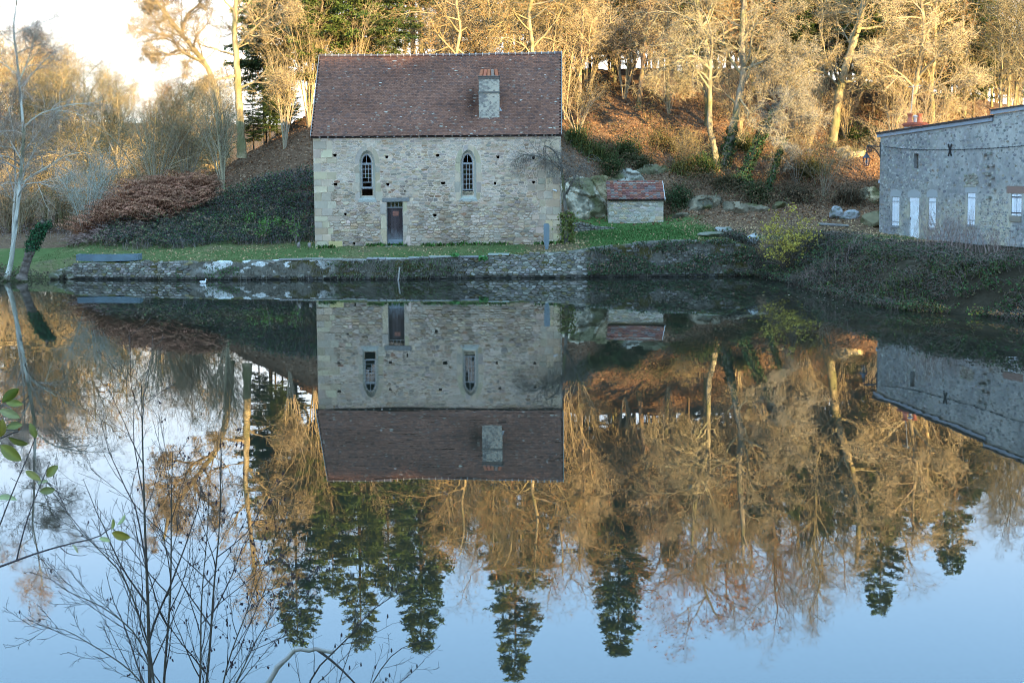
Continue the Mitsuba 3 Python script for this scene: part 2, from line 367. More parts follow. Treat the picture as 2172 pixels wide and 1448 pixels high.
tab = np.array([gaussian_filter1d(np.interp(cy, *np.array(cols[c], float).T), 1.0) for c in cx])
land_i = RegularGridInterpolator((cx.astype(float), cy), tab, bounds_error=False, fill_value=None)


def H(x, y):
    x, y = np.broadcast_arrays(np.asarray(x, float), np.asarray(y, float))
    sh = x.shape; x, y = x.ravel(), y.ravel()
    L = land_i(np.stack([np.clip(x, -300, 400), np.clip(y, -300, 700)], 1))
    P3 = np.stack([x, y, 0 * x], 1)
    steep = np.clip((L - 2.2) / 2, 0, 1)
    L = L + (meshkit.fbm(P3 * .45, 3, 3) - .5) * (.12 + .9 * steep) + (meshkit.fbm(P3 * 1.9, 2, 5) - .5) * (.05 + .22 * steep)
    near = (np.abs(x) < 70) & (y > -5) & (y < 105)
    sd = np.full(len(x), 30.0)
    q = spoints(x[near], y[near]); dd = distance(q, pond_line)
    sd[near] = np.where(contains_xy(pond, x[near], y[near]), -dd, dd)
    wall = (x > -24.5) & (x < 13.2) & (y > 80)
    w1 = np.clip((sd - .18) / .25, 0, 1)
    w2 = np.clip(sd / 2.6, 0, 1); w2 = w2 * w2 * (3 - 2 * w2)
    w = np.where(wall, w1, w2)
    bottom = -1.4
    qz = np.interp(x, QX, QZ)
    k = np.clip((sd - .4) / 3.0, 0, 1)
    Lq = np.where(wall, np.minimum(L, qz * (1 - k) + L * k) if True else L, L)
    Lq = np.where(wall & (sd < 3.4), (qz - .03) * (1 - k) + L * k, Lq)
    base = np.where(sd < 0, np.maximum(bottom, -.1 + sd * .9), -.1)
    z = base * (1 - w) + Lq * w
    return z.reshape(sh)


def axis(parts):
    out = []
    for a, b, s in parts: out.append(np.arange(a, b, s))
    return np.unique(np.concatenate(out))


gx = axis([(-420, -60, 20), (-60, -30, 2), (-30, 30, .38), (30, 60, 1.5), (60, 130, 6), (130, 421, 20)])
gy = axis([(-300, -60, 12), (-60, 0, 4), (0, 16, .8), (16, 56, 2.5), (56, 84, .7), (84, 116, .36), (116, 140, 1), (140, 240, 4), (240, 1200, 40)])
GX, GY = np.meshgrid(gx, gy, indexing='ij')
GZ = H(GX, GY)
nx, ny = GX.shape
ii, jj = np.meshgrid(np.arange(nx - 1), np.arange(ny - 1), indexing='ij')
q4 = np.stack([ii * ny + jj, (ii + 1) * ny + jj, (ii + 1) * ny + jj + 1, ii * ny + jj + 1], -1).reshape(-1, 4)
hill = np.clip((GZ - np.where(GX > 3, 2.35, 2.8)) / .9, 0, 1)
hill = np.maximum(hill, np.clip((GX - 9.5) / 3, 0, 1) * np.clip((GY - 92) / 2.5, 0, 1) * .8)
hill = np.maximum(hill, .22 + .25 * (np.abs(GX - 3) < 2.5) * (GY < 92))
hill = np.where((GX < -25) & (GY > 100), .75, hill)
hill = np.where((GX > 12.3) & (GY < 90) & (GY > 50), 1.7 - np.clip((GY - 88.5) / 1.5, 0, 1) * .9, hill)
lush = np.clip((GX - 3) / 2, 0, 1) * np.clip((12.5 - GX) / 2, 0, 1) * np.clip((GY - 87) / 2, 0, 1)
gv = np.stack([GX, GY, GZ], -1).reshape(-1, 3)
put('ground', mikit.ply((gv, np.vstack([q4[:, [0, 1, 2]], q4[:, [0, 2, 3]]])), 'ground_mat', True, uv=np.stack([hill.ravel(), lush.ravel()], 1)),
    'grassy banks and leaf covered wooded hillside round the pond', 'ground', kind='structure')
wx = np.array([[-60, -5, 0], [60, -5, 0], [60, 104, 0], [-60, 104, 0]], float)
wp = pond.buffer(1.2)
wm = trimesh.creation.triangulate_polygon(wp, engine='earcut')
put('pond_water', mikit.ply((np.c_[wm[0], np.zeros(len(wm[0]))], wm[1]), 'water_mat'), 'still dark mirror-like pond water reflecting house and trees', 'water', kind='structure')

# ------------------------------------------------------------------ masonry
def rubble(w, h, course, length, rng, holes=None, joint=.03, clip=None, grade=None):
    """Irregular stones as polygons (s, z): a jittered, staggered lattice, its Voronoi cells, cut by the holes."""
    pts, z = [], 0.0
    while z < h:
        ch = course * rng.uniform(.65, 1.45) * (grade(z) if grade else 1)
        s = -rng.uniform(0, length)
        while s < w:
            ln = length * rng.choice([.5, .75, 1, 1.3, 1.7]) * rng.uniform(.8, 1.2) * (grade(z) if grade else 1)
            pts.append((s + ln / 2, z + ch / 2 + rng.normal(0, ch * .16))); s += ln
        z += ch
    pts = np.array(pts); k = course / length * 1.25
    q = pts * [k, 1]
    m = np.vstack([q, q * [-1, 1], q * [1, -1], [2 * w * k, 0] + q * [-1, 1], [0, 2 * h] + q * [1, -1]])
    vor = Voronoi(m); dom = clip if clip is not None else sbox(0, 0, w, h); out = []
    for i in range(len(q)):
        reg = vor.regions[vor.point_region[i]]
        if -1 in reg or len(reg) < 3: continue
        pg = Polygon(vor.vertices[reg] / [k, 1]).intersection(dom)
        if holes is not None: pg = pg.difference(holes)
        pg = pg.buffer(-joint * rng.uniform(.35, .65), join_style=2)
        for g in getattr(pg, 'geoms', [pg]):
            if g.is_empty or g.area < course * length * .06: continue
            g = g.simplify(.012)
            c = np.array(g.exterior.coords)[:-1]
            if 3 <= len(c) <= 12: out.append(c[::1] if Polygon(c).exterior.is_ccw else c[::-1])
    return out


def stone(c, fr, proud, col, rng, bevel=.8, rough=.006):
    """One stone: side ring, bevelled front ring and cap. fr maps (s, depth, z) to the world; the front faces -depth."""
    n = len(c); ctr = c.mean(0)
    c1 = c + rng.normal(0, rough, c.shape)
    c2 = ctr + (c - ctr) * (bevel + .05 * rng.uniform(-1, 1)) + rng.normal(0, rough, c.shape)
    tilt = rng.normal(0, .05, 2)
    p2 = -(proud + (c2 - ctr) @ tilt + rng.normal(0, .003, n))
    v = np.vstack([np.c_[c, np.full(n, .04)][:, [0, 2, 1]], np.c_[c1, np.full(n, -proud * .45)][:, [0, 2, 1]], np.c_[c2, p2][:, [0, 2, 1]]])
    i = np.arange(n); j = (i + 1) % n
    f = [np.stack([i, j, j + n], 1), np.stack([i, j + n, i + n], 1), np.stack([i + n, j + n, j + 2 * n], 1), np.stack([i + n, j + 2 * n, i + 2 * n], 1),
         np.stack([np.full(n - 2, 2 * n), 2 * n + i[1:-1], 2 * n + i[2:]], 1)]
    cc = np.asarray(col) * (1 + .10 * rng.uniform(-1, 1, (3 * n, 1)))
    return fr(v), np.vstack(f), cc


def masonry(holder, polys, fr, proud, colfn, rng, most=300, name='stone', **kw):
    area = np.array([Polygon(c).area for c in polys]); order = np.argsort(-area)
    rest = MB()
    for r, i in enumerate(order):
        c = polys[i]; v, f, cc = stone(c, fr, proud(c.mean(0)) if callable(proud) else proud * rng.uniform(.5, 1.5), colfn(c.mean(0), area[i]), rng, **kw)
        if r < most: put(f'{holder}__{name}', MB().add(v, f, cc).dict())
        else: rest.add(v, f, cc)
    if rest.v:
        put(f'{holder}__small_{name}s', rest.dict(), kind='stuff')


def palette(rng, cols, w, amt=.16):
    cols = np.asarray(cols); w = np.asarray(w) / np.sum(w)
    def f(c, a): return jit(1, cols[rng.choice(len(cols), p=w)], amt, rng, .05)[0]
    return f


def extr(poly, depth, fr, y0=0.0):   # a wall slab with openings: shapely polygon in (s, z), thickness along depth
    m = trimesh.creation.extrude_polygon(poly, depth, engine='earcut')
    v = np.asarray(m.vertices); v = np.c_[v[:, 0], v[:, 2] + y0, v[:, 1]]
    return fr(v), np.asarray(m.faces)[:, ::-1]


# ------------------------------------------------------------------ the stone house
rng = np.random.default_rng(21)
HA = math.radians(2.2)
hu, hd = np.array([math.cos(HA), -math.sin(HA), 0]), np.array([math.sin(HA), math.cos(HA), 0])
ho = np.array([-10.95, 92.2, 1.55])
hf = frame(ho, hu, hd)
HW, HH, HDEP = 13.68, 6.12, 7.2


def hpix(px, py, dep=0.0):     # photo point -> (s, z) on the front wall
    d = fw + crt * (px - 1086) / FPX - cup * (py - 724) / FPX
    o = ho + hd * dep
    t = ((o - EYE) @ hd) / (d @ hd)
    p = EYE + d * t - o
    return np.array([p @ hu, p[2]])


def lancet(s0, s1, z0, zs, zt, n=7):     # pointed opening: sill z0, springing zs, tip zt
    c = (s0 + s1) / 2; t = np.linspace(0, 1, n)
    L = np.c_[s0 + (c - s0) * (1 - np.cos(t * np.pi / 2 * .93)) / (1 - math.cos(np.pi / 2 * .93)), zs + (zt - zs) * np.sin(t * np.pi / 2 * .93) / math.sin(np.pi / 2 * .93)]
    R = np.c_[s0 + s1 - L[::-1, 0], L[::-1, 1]]
    return np.vstack([[s0, z0], L, R[1:], [s1, z0]])


stone_house = thing('stone_house', 'old rubble stone house with steep red-brown tiled roof and two lancet windows by the pond', 'house')
wins = []
for x0, x1, yt, yb in ((766.5, 788.5, 326, 415), (980.5, 1003, 325, 414)):
    (a, zb), (b, zt) = hpix(x0, yb), hpix(x1, yt)
    wins.append((a, b, zb, zt))
ds0, dz0 = hpix(821, 517.5); ds1, dz1 = hpix(854, 425)
holes_xy = [(710, 330, 9), (820, 333, 8), (928, 330, 9), (1056, 333, 8), (1131.5, 335, 8), (711.6, 391.5, 10), (822, 391.5, 8), (939.6, 389, 11), (1050, 389, 6), (1131.5, 387, 7), (859, 406, 4), (732.5, 454.5, 7), (922.4, 457, 9), (751, 517, 5)]
hole_polys = []
for x, y, w_ in holes_xy:
    s, z = hpix(x, y); w_ = w_ / 38 / 2; h_ = .075
    hole_polys.append(Polygon([(s - w_ * .6, z - h_), (s + w_ * .6, z - h_), (s + w_ * rng.uniform(.9, 1.1), z + h_), (s - w_ * rng.uniform(.9, 1.1), z + h_)]))
inner = [Polygon(lancet(a, b, zb, zb + (zt - zb) * .76, zt)) for a, b, zb, zt in wins]
outer = [Polygon(lancet(a - .08, b + .17, zb - .22, zb + (zt - zb) * .76, zt + .2)) for a, b, zb, zt in wins]
door_hole = sbox(ds0, -.3, ds1, dz1)
cut = unary_union(outer + [door_hole] + hole_polys)
slab = sbox(0, -.5, HW, HH).difference(cut)
wall = MB(); v, f = extr(slab, .16, hf); wall.add(v, f, (.4, .35, .27))
v, f = extr(sbox(0, -.5, HW, HH).difference(unary_union(inner + [door_hole] + [sbox(p.bounds[0] - .02, p.bounds[1] - .02, p.bounds[2] + .02, p.bounds[3] + .02) for p in hole_polys])), .34, hf, .16); wall.add(v, f, (.4, .35, .27))
# the gables and the rear wall
gable = Polygon([(0, -.5), (HDEP, -.5), (HDEP, HH), (HDEP / 2, HH + 4.62), (0, HH)])
gfR = frame(ho + hu * HW, hd, -hu); gfL = frame(ho, hd, hu)
v, f = extr(Polygon(np.array(gable.exterior.coords) * [1, 1]).intersection(sbox(.5, -1, HDEP, 20)), .5, gfR); wall.add(v, f, (.4, .35, .27))
v, f = extr(gable.intersection(sbox(.5, -1, HDEP, 20)), .5, gfL); wall.add(v, f, (.4, .35, .27))
v, f = extr(sbox(.5, -.5, HW - .5, HH), .5, hf, HDEP - .5); wall.add(v, f, (.4, .35, .27))
v_, f_, _ = wall.mesh()
put(f'{stone_house}__wall', mikit.ply((v_, f_), 'mortar_mat'))
# putlog holes need a dark back: shallow pockets close them
pk = MB()
for p in hole_polys:
    b = p.bounds; v = hf(boxv(b[0] - .05, b[2] + .05, .5, .53, b[1] - .05, b[3] + .05)); pk.add(v, BOXF, (.03, .028, .025))
put(f'{stone_house}__putlog_backing', pk.dict(), kind='stuff')
# ashlar quoins and dressings
quoins = []
z = -.1; k = 0
while z < HH - .05:
    ch = min(rng.choice([.30, .36, .42, .47]), HH - z)
    if HH - (z + ch) < .2: ch = HH - z
    a = .42 if k % 2 else .74; b = a + rng.uniform(.3, .65)
    if z < .3: a, b = .75, 1.55
    quoins.append((0, a, z, z + ch))
    if rng.uniform() < .8 or z < 1.5: quoins.append((a, b, z, z + ch))
    a = HW - (.40 if k % 2 else .78); b = a - rng.uniform(.35, .6); c = b - rng.uniform(.3, .5)
    quoins.append((a, HW, z, z + ch))
    if z < 4.6: quoins.append((b, a, z, z + ch))
    if rng.uniform() < .35 and z < 4: quoins.append((c, b, z, z + ch))
    z += ch; k += 1
qcol = palette(rng, [(.47, .36, .23), (.44, .345, .25), (.49, .385, .265), (.40, .32, .245), (.47, .345, .17)], [3, 4, 3, 2, .4])
qp = [sbox(*(q[0], q[2], q[1], q[3])).difference(unary_union(hole_polys)) for q in quoins]
for q in qp:
    g = q.buffer(-.011, join_style=2)
    for g in getattr(g, 'geoms', [g]):
        if g.area < .02: continue
        c = np.array(g.exterior.coords)[:-1]; c = c if Polygon(c).exterior.is_ccw else c[::-1]
        v, f, cc = stone(c, hf, .022, qcol(0, 0), rng, bevel=.94, rough=.003)
        put(f'{stone_house}__wall__quoin', MB().add(v, f, cc).dict())
dress = []
for (a, b, zb, zt), og in zip(wins, outer):
    zs = zb + (zt - zb) * .76; z = zb - .3; kk = 0
    while z < zs - .05:
        ch = min(rng.uniform(.38, .6), zs - z)
        if zs - (z + ch) < .2: ch = zs - z
        for side in (0, 1):
            w_ = rng.uniform(.22, .42)
            r = sbox(a - .08 - w_, z, a - .08, z + ch) if side == 0 else sbox(b + .17, z, b + .17 + w_, z + ch)
            dress.append(r)
        z += ch
    big = Polygon(lancet(a - .36, b + .45, zs, zs, zt + .5)[1:-1]).buffer(0).difference(og.buffer(0))
    cxm = (a + b) / 2 + .04
    for s0, s1 in ((a - .6, cxm - .26), (cxm - .26, cxm), (cxm, cxm + .3), (cxm + .3, b + .8)):
        dress.append(big.intersection(sbox(s0, zs, s1, zt + .6)))
dress.append(sbox(ds0 - .36, -.1, ds0, .95)); dress.append(sbox(ds0 - .33, .95, ds0, 1.75)); dress.append(sbox(ds0 - .36, 1.75, ds0, dz1 + .02))
dress += [sbox(ds1, -.1, ds1 + .42, .6), sbox(ds1, .6, ds1 + .26, 1.2), sbox(ds1, 1.2, ds1 + .36, 1.8), sbox(ds1, 1.8, ds1 + .24, dz1 + .02)]
lintel = sbox(*(list(hpix(811, 428.5)) + list(hpix(868, 419))))
dcol = palette(rng, [(.43, .335, .225), (.41, .335, .26), (.45, .365, .27)], [3, 3, 2])
for q in dress:
    g = q.difference(unary_union([lintel] + hole_polys)).buffer(-.01, join_style=2)
    for g in getattr(g, 'geoms', [g]):
        if g.is_empty or g.area < .008: continue
        c = np.array(g.simplify(.004).exterior.coords)[:-1]; c = c if Polygon(c).exterior.is_ccw else c[::-1]
        v, f, cc = stone(c, hf, .012, dcol(0, 0), rng, bevel=.95, rough=.002)
        put(f'{stone_house}__wall__dressed_stone', MB().add(v, f, cc).dict())
taken = unary_union([cut, lintel] + qp + dress + [sbox(ds0 - .2, -.5, ds1 + .2, .02)])
pal = palette(rng, [(.43, .34, .245), (.37, .315, .255), (.48, .395, .295), (.28, .25, .21), (.38, .29, .19), (.45, .385, .315), (.27, .17, .11)], [4, 4, 3, 1.8, 1.2, 2, .2], .2)
polys = rubble(HW, HH, .112, .29, rng, taken, .034, grade=lambda z: 1.25 - .06 * z)
def stained(c, a):             # damp foot, runs under the sills, patches of old limewash
    k = pal(c, a); P_ = np.array([[c[0] * .55, c[1] * .8, 3.3]]); n1 = float(meshkit.fbm(P_, 3, 21)[0]); n2 = float(meshkit.fbm(np.array([[c[0] * 2.2, c[1] * .35, 1.0]]), 2, 22)[0])
    k = k * (.72 + .56 * n1) * (1 - .22 * max(0, 1 - c[1] / 1.0)) * (1 - .30 * np.clip((n2 - .52) * 5, 0, 1) * np.clip((4.6 - c[1]) / 1.5, 0, 1))
    k = k * [1.05, .965, .92]
    return k + (np.array([.55, .455, .36]) - k) * np.clip((float(meshkit.fbm(np.array([[c[0] * .9, c[1] * 1.3, 8.0]]), 3, 23)[0]) - .56) * 4, 0, .5)
masonry(f'{stone_house}__wall', polys, hf, lambda c: (.04 if c[1] < 2.4 + rng.normal(0, .6) else .016) * rng.uniform(.3, 1.8), stained, rng, bevel=.8)
gp = rubble(HDEP, HH + 4.6, .2, .42, rng, None, .03, clip=gable.buffer(-.03))
gm = MB()
for c in gp: gm.add(*stone(c * [-1, 1][0:2] + [HDEP, 0] if False else c, frame(ho + hu * HW, hd, -hu), .015, pal(0, 0), rng))
put(f'{stone_house}__gable_stones', gm.dict(), kind='stuff')
# roof
RP = math.atan2(4.72, HDEP / 2 + .16)
rise_l = math.hypot(4.72, HDEP / 2 + .16)
def sag(s): return -.075 * np.sin(np.pi * np.clip(np.asarray(s) / HW, 0, 1)) + .03 * (meshkit.fbm(np.stack([np.asarray(s, float) * .6, 0 * np.asarray(s, float), 0 * np.asarray(s, float)], -1), 2, 3) - .5)
def slope(s, a, o):            # the old roof sags between its gables and its battens are uneven
    s, a, o = (np.asarray(q, float) for q in np.broadcast_arrays(s, a, o))
    o = o + .05 * (meshkit.fbm(np.stack([s * .55, a * .7, 0 * s], -1), 3, 15) - .5) * np.clip(a / .8, 0, 1) - .03 * np.sin(np.pi * np.clip(a / 5.9, 0, 1))
    return np.c_[s, -.16 + a * math.cos(RP) - o * math.sin(RP), HH - .02 + a * math.sin(RP) + o * math.cos(RP) + sag(s) * np.clip(a / 5.9, 0, 1)]
rb = MB()
for sgn in (1, -1):
    c = np.array([[x, y, z] for x in (-.1, HW + .1) for y in (0, rise_l) for z in (-.17, -.09)])
    v = slope(c[:, 0], c[:, 1], c[:, 2])
    if sgn < 0: v[:, 1] = HDEP - v[:, 1]
    rb.add(hf(v), BOXF, (.10, .055, .045))
put(f'{stone_house}__roof', rb.dict())
tile = MB(); tw_, ex = .172, .112
rows = int(rise_l / ex); tv, tf, tc = [], [], []
NT = int((HW + .2) / tw_)
TILEF = np.array([[0, 1, 3], [0, 3, 2], [4, 6, 7], [4, 7, 5], [0, 4, 5], [0, 5, 1], [0, 2, 6], [0, 6, 4], [1, 5, 7], [1, 7, 3]])
for r in range(rows):
    off = (r % 2) * tw_ / 2 - .1 + rng.normal(0, .004)
    s0 = off + np.arange(NT) * tw_
    n = NT
    a0 = r * ex + rng.normal(0, .007, n); lift = .022 + np.abs(rng.normal(0, .005, n)); sk = rng.normal(0, .004, n)
    V = np.stack([np.stack([s0 + .004, a0 + sk, lift], 1), np.stack([s0 + tw_ - .004, a0 - sk, lift + rng.normal(0, .003, n)], 1),
                  np.stack([s0 + .004, a0 + ex * 1.15, .012 + 0 * s0], 1), np.stack([s0 + tw_ - .004, a0 + ex * 1.15, .012 + 0 * s0], 1)], 1)
    V = np.concatenate([V, V - [0, 0, .014]], 1).reshape(-1, 3)
    tv.append(slope(V[:, 0], V[:, 1], V[:, 2])); tf.append((TILEF[None] + (np.arange(n) * 8)[:, None, None]).reshape(-1, 3) + r * n * 8)
    zc = np.stack([s0, np.full(n, r * ex), 0 * s0], 1)
    st = meshkit.fbm(zc * [.5, .9, 1], 4, 8)[:, None]
    base = np.where(rng.uniform(size=(n, 1)) < .5, [[.155, .077, .053]], np.where(rng.uniform(size=(n, 1)) < .5, [[.12, .067, .051]], [[.175, .087, .058]]))
    base = base * (.8 + .5 * st) * rng.uniform(.85, 1.15, (n, 1))
    dark = np.exp(-((s0 - 8.7) / .35) ** 2)[:, None] * np.exp(-((r * ex - 2.4) / 1.2) ** 2)          # soot run beside the chimney
    base = base * (1 - .55 * dark)
    li = rng.uniform(size=(n, 1)) < (.012 + .03 * (r < 8))
    base = np.where(li, base * .6 + [[.10, .085, .065]], base)
    tc.append(np.repeat(base, 8, 0))
put(f'{stone_house}__roof__roof_tiles', MB().add(hf(np.vstack(tv)), np.vstack(tf), np.vstack(tc)).dict('matte'), kind='stuff')
lp = MB()
for i in range(170):
    s = rng.uniform(0, HW); a = rise_l * rng.beta(1.0, 1.3); w_ = rng.uniform(.02, .055) * (1.6 if rng.uniform() < .12 else 1)
    g = np.linspace(0, 2 * np.pi, 8)[:-1]; rr = w_ * rng.uniform(.6, 1.2, 7)
    v = np.vstack([slope(s + 1.5 * rr * np.cos(g), a + .55 * rr * np.sin(g), np.full(7, .032)), slope(np.array([s]), np.array([a]), np.array([.038]))])
    lp.add(hf(v), [[j, (j + 1) % 7, 7] for j in range(7)], jit(1, (.40, .36, .29), .25, rng)[0])
put(f'{stone_house}__roof__lichen_spots', lp.dict(), kind='stuff')
zr = slope(np.array([0]), np.array([rise_l]), np.array([0]))[0]
NR = 37; rl = (HW + .2) / NR
jm = MB()
for i in range(NR):
    g = np.linspace(-.25, np.pi + .25, 7); s0 = -.1 + i * rl; v = []
    for s, ra in ((s0, .115), (s0 + rl - .03, .105)):
        for dr_ in (0, -.018): v += [[s, HDEP / 2 + (ra + dr_) * math.cos(t), zr[2] - .04 + float(sag(s)) + (ra + dr_) * math.sin(t) + .03 * (i % 3 == 0) * .2] for t in g]
    f = []
    for j in range(6):
        f += [[j, j + 1, 15 + j], [j, 15 + j, 14 + j], [7 + j, 21 + j, 22 + j], [7 + j, 22 + j, 8 + j], [j, 7 + j, 8 + j], [j, 8 + j, j + 1]]
    put(f'{stone_house}__roof__ridge_tile', MB().add(hf(np.array(v)), f, jit(1, (.15, .115, .10), .25, rng)[0]).dict())
    v = []
    for s in (s0 + rl - .035, s0 + rl + .012): v += [[s, HDEP / 2 + .128 * math.cos(t), zr[2] - .03 + float(sag(s)) + .135 * math.sin(t)] for t in g]
    jm.add(hf(np.array(v)), sum([[[j, j + 1, 8 + j], [j, 8 + j, 7 + j]] for j in range(6)], []), (.42, .40, .36))
put(f'{stone_house}__roof__ridge_mortar', jm.dict(), kind='stuff')
# eaves board with rafter feet, verge strips
ev = MB(); ev.add(hf(boxv(-.06, HW + .06, -.10, -.01, HH - .09, HH - .015)), BOXF, (.035, .03, .028))
put(f'{stone_house}__eaves_board', ev.dict())
rf = MB()
for s in np.arange(.35, HW, .46):
    rf.add(hf(boxv(s, s + .08, -.135, -.102, HH - .085, HH - .03)), BOXF, jit(1, (.30, .26, .22), .3, rng)[0])
put(f'{stone_house}__rafter_feet', rf.dict(), kind='stuff')
for s in (-.13, HW + .1):
    vg = MB()
    c = np.array([[x, y, z] for x in (s, s + .03) for y in (.02, rise_l) for z in (-.1, .03)])
    vg.add(hf(slope(c[:, 0], c[:, 1], c[:, 2])), BOXF, (.33, .31, .28))
    put(f'{stone_house}__roof__verge', vg.dict())
# chimney
chim = f'{stone_house}__chimney'
cs0 = hpix(1016, 258, .6)[0]; cs1 = hpix(1059, 258, .6)[0]
zb_ = hpix(1037, 261, .62)[1] - .25; zc1 = hpix(1037, 199, .62)[1]; zt_ = hpix(1037, 168, .62)[1]
cd0, cd1 = .62, 1.5
cm = MB(); cm.add(hf(boxv(cs0, cs1, cd0, cd1, zb_, zc1)), BOXF, (1, 1, 1)); cm.add(hf(boxv(cs0 + .01, cs1 - .01, cd0 + .01, cd1 - .01, zc1 + .13, zt_)), BOXF, (1, 1, 1))
put(chim, mikit.ply(cm.mesh()[:2], 'chimney_mat'))
bd = MB()
for a, b, o, c in ((zc1, zc1 + .07, .015, (.20, .19, .16)), (zc1 + .07, zc1 + .13, .045, (.17, .16, .14)), (zt_, zt_ + .07, .02, (.15, .12, .10)), (zt_ + .07, zt_ + .14, .0, (.17, .14, .12)), (zt_ + .14, zt_ + .18, .05, (.16, .16, .15))):
    bd.add(hf(boxv(cs0 - o, cs1 + o, cd0 - o, cd1 + o, a, b)), BOXF, c)
    if o in (.045, .05): put(f'{chim}__moulding', bd.dict()); bd = MB()
fl = MB(); fl.add(hf(boxv(cs0 - .015, cs1 + .015, cd0 - .02, cd0 - .002, zb_ + .1, zb_ + .42)), BOXF, (.24, .27, .28)); fl.add(hf(np.array([[cs1 + .02, cd0 + .05, zb_ + .9], [cs1 + .17, cd0 + .05, zb_ + .9], [cs1 + .02, cd0 + .05, zb_ + 1.15], [cs1 + .02, cd0 + .2, zb_ + 1.0]])), [[0, 1, 2], [1, 3, 2], [0, 2, 3], [0, 3, 1]], (.3, .33, .34))
put(f'{chim}__flashing', fl.dict('satin'))
for i in range(5):             # cap of half-round tiles leaning together
    for back in (0, 1):
        s = cs0 + .12 + i * (cs1 - cs0 - .24) / 4; g = np.linspace(0, np.pi, 6); v = []
        lean = (2 - i) * .035
        for zz, dy, dx in ((zt_ + .18, cd0 + .08 if not back else cd1 - .08, 0), (zt_ + .56, (cd0 + cd1) / 2 + (-.06 if not back else .06), lean)):
            for ra in (.095, .078): v += [[s + dx + ra * math.cos(t), dy + (-1 if not back else 1) * ra * math.sin(t), zz] for t in g]
        f = []
        for j in range(5): f += [[j, j + 1, 13 + j], [j, 13 + j, 12 + j], [6 + j, 18 + j, 19 + j], [6 + j, 19 + j, 7 + j], [12 + j, 13 + j, 19 + j], [12 + j, 19 + j, 18 + j]]
        put(f'{chim}__cap_tile', MB().add(hf(np.array(v)), f, jit(1, (.36, .125, .07) if i != 3 else (.26, .19, .15), .15, rng)[0]).dict())
# windows
wood = (.27, .265, .26)
for wi, (a, b, zb, zt) in enumerate(wins):
    wk = f'{stone_house}__window' + ('' if wi == 0 else '_001')
    zs = zb + (zt - zb) * .76; zf = zb + (.42 if wi == 0 else .26)
    og, ig = lancet(a - .08, b + .17, zb - .22, zs, zt + .2), lancet(a, b, zb, zs, zt)
    n = len(og); v = np.vstack([np.c_[og[:, 0], np.full(n, -.012), og[:, 1]], np.c_[ig[:, 0], np.full(n, .2), ig[:, 1]]])
    f = []
    for j in range(n - 1): f += [[j, j + 1, n + j + 1], [j, n + j + 1, n + j]]
    f += [[n - 1, 0, n], [n - 1, n, 2 * n - 1]]
    rev = MB().add(hf(v), f, jit(2 * n, (.36, .335, .27), .12, rng))
    put(f'{stone_house}__wall__window_reveal', rev.dict())
    sill = MB(); sp = np.array([[a - .22, -.02, zb - .36], [b + .26, -.02, zb - .36], [b + .18, -.05, zb - .19], [a - .12, -.05, zb - .19], [a - .22, .12, zb - .36], [b + .26, .12, zb - .36], [b + .18, .16, zb - .13], [a - .12, .16, zb - .13]])
    sill.add(hf(sp), [[0, 1, 2], [0, 2, 3], [3, 2, 6], [3, 6, 7], [1, 5, 6], [1, 6, 2], [0, 3, 7], [0, 7, 4], [0, 4, 5], [0, 5, 1]], (.42, .42, .37))
    put(f'{wk}__sill', sill.dict())
    ring = Polygon(lancet(a, b, zf, zs, zt)).difference(Polygon(lancet(a + .055, b - .055, zf + .07, zs, zt - .075)))
    fm = MB(); v, f = extr(ring, .06, hf, .17); fm.add(v, f, wood)
    v, f = extr(sbox(a + .05, zs - .06, b - .05, zs + .05), .07, hf, .165); fm.add(v, f, wood)
    cxm = (a + b) / 2
    fm.add(hf(boxv(cxm - .012, cxm + .012, .18, .21, zs + .05, zt - .07)), BOXF, (.42, .41, .4))
    put(wk, fm.dict())
    nr = 5; gx0, gx1, gz0, gz1 = a + .055, b - .055, zf + .07, zs - .06; bars = MB()
    for k in range(1, 3):
        s = gx0 + (gx1 - gx0) * k / 3
        lo = gz0 if wi == 1 else gz0 + (gz1 - gz0) * (.4 if k == 1 else .2)
        bars.add(hf(boxv(s - .011, s + .011, .185, .212, lo, gz1)), BOXF, (.42, .41, .4))
    for k in range(1, nr):
        z = gz0 + (gz1 - gz0) * k / nr
        bars.add(hf(boxv(gx0, gx1, .183, .214, z - .011, z + .011)), BOXF, (.42, .41, .4))
    put(f'{wk}__glazing_bars', bars.dict())
    for k in range(nr):
        for j in range(3):
            if wi == 0 and (k == 0 or (k == 1 and j < 2)): continue       # broken out
            s0, s1 = gx0 + (gx1 - gx0) * j / 3 + .012, gx0 + (gx1 - gx0) * (j + 1) / 3 - .012
            z0, z1 = gz0 + (gz1 - gz0) * k / nr + .012, gz0 + (gz1 - gz0) * (k + 1) / nr - .012
            tl = rng.normal(0, .003)
            put(f'{wk}__pane', mikit.ply((hf(np.array([[s0, .2, z0], [s1, .2 + tl, z0], [s1, .2, z1], [s0, .2 - tl, z1]])), np.array([[0, 1, 2], [0, 2, 3]])), 'pane_glass'))
    if wi == 1:                # the foot of this window is walled up
        inf = MB()
        inf.add(hf(boxv(a, b, .22, .3, zb - .1, zf - .05)), BOXF, (.2, .17, .12))
        put(f'{wk}__infill', inf.dict())
        for c in rubble(b - a, zf - zb - .04, .07, .2, rng, None, .02):
            v, f, cc = stone(c + [a, zb], lambda q: hf(q + [0, .2, 0]), .02, jit(1, (.36, .29, .19), .25, rng)[0], rng)
            put(f'{wk}__infill_stone', MB().add(v, f, cc).dict())
    else:
        put(f'{wk}__sill_board', MB().add(hf(boxv(a - .01, b + .01, .12, .19, zf - .035, zf + .005)), BOXF, (.33, .32, .31)).dict())
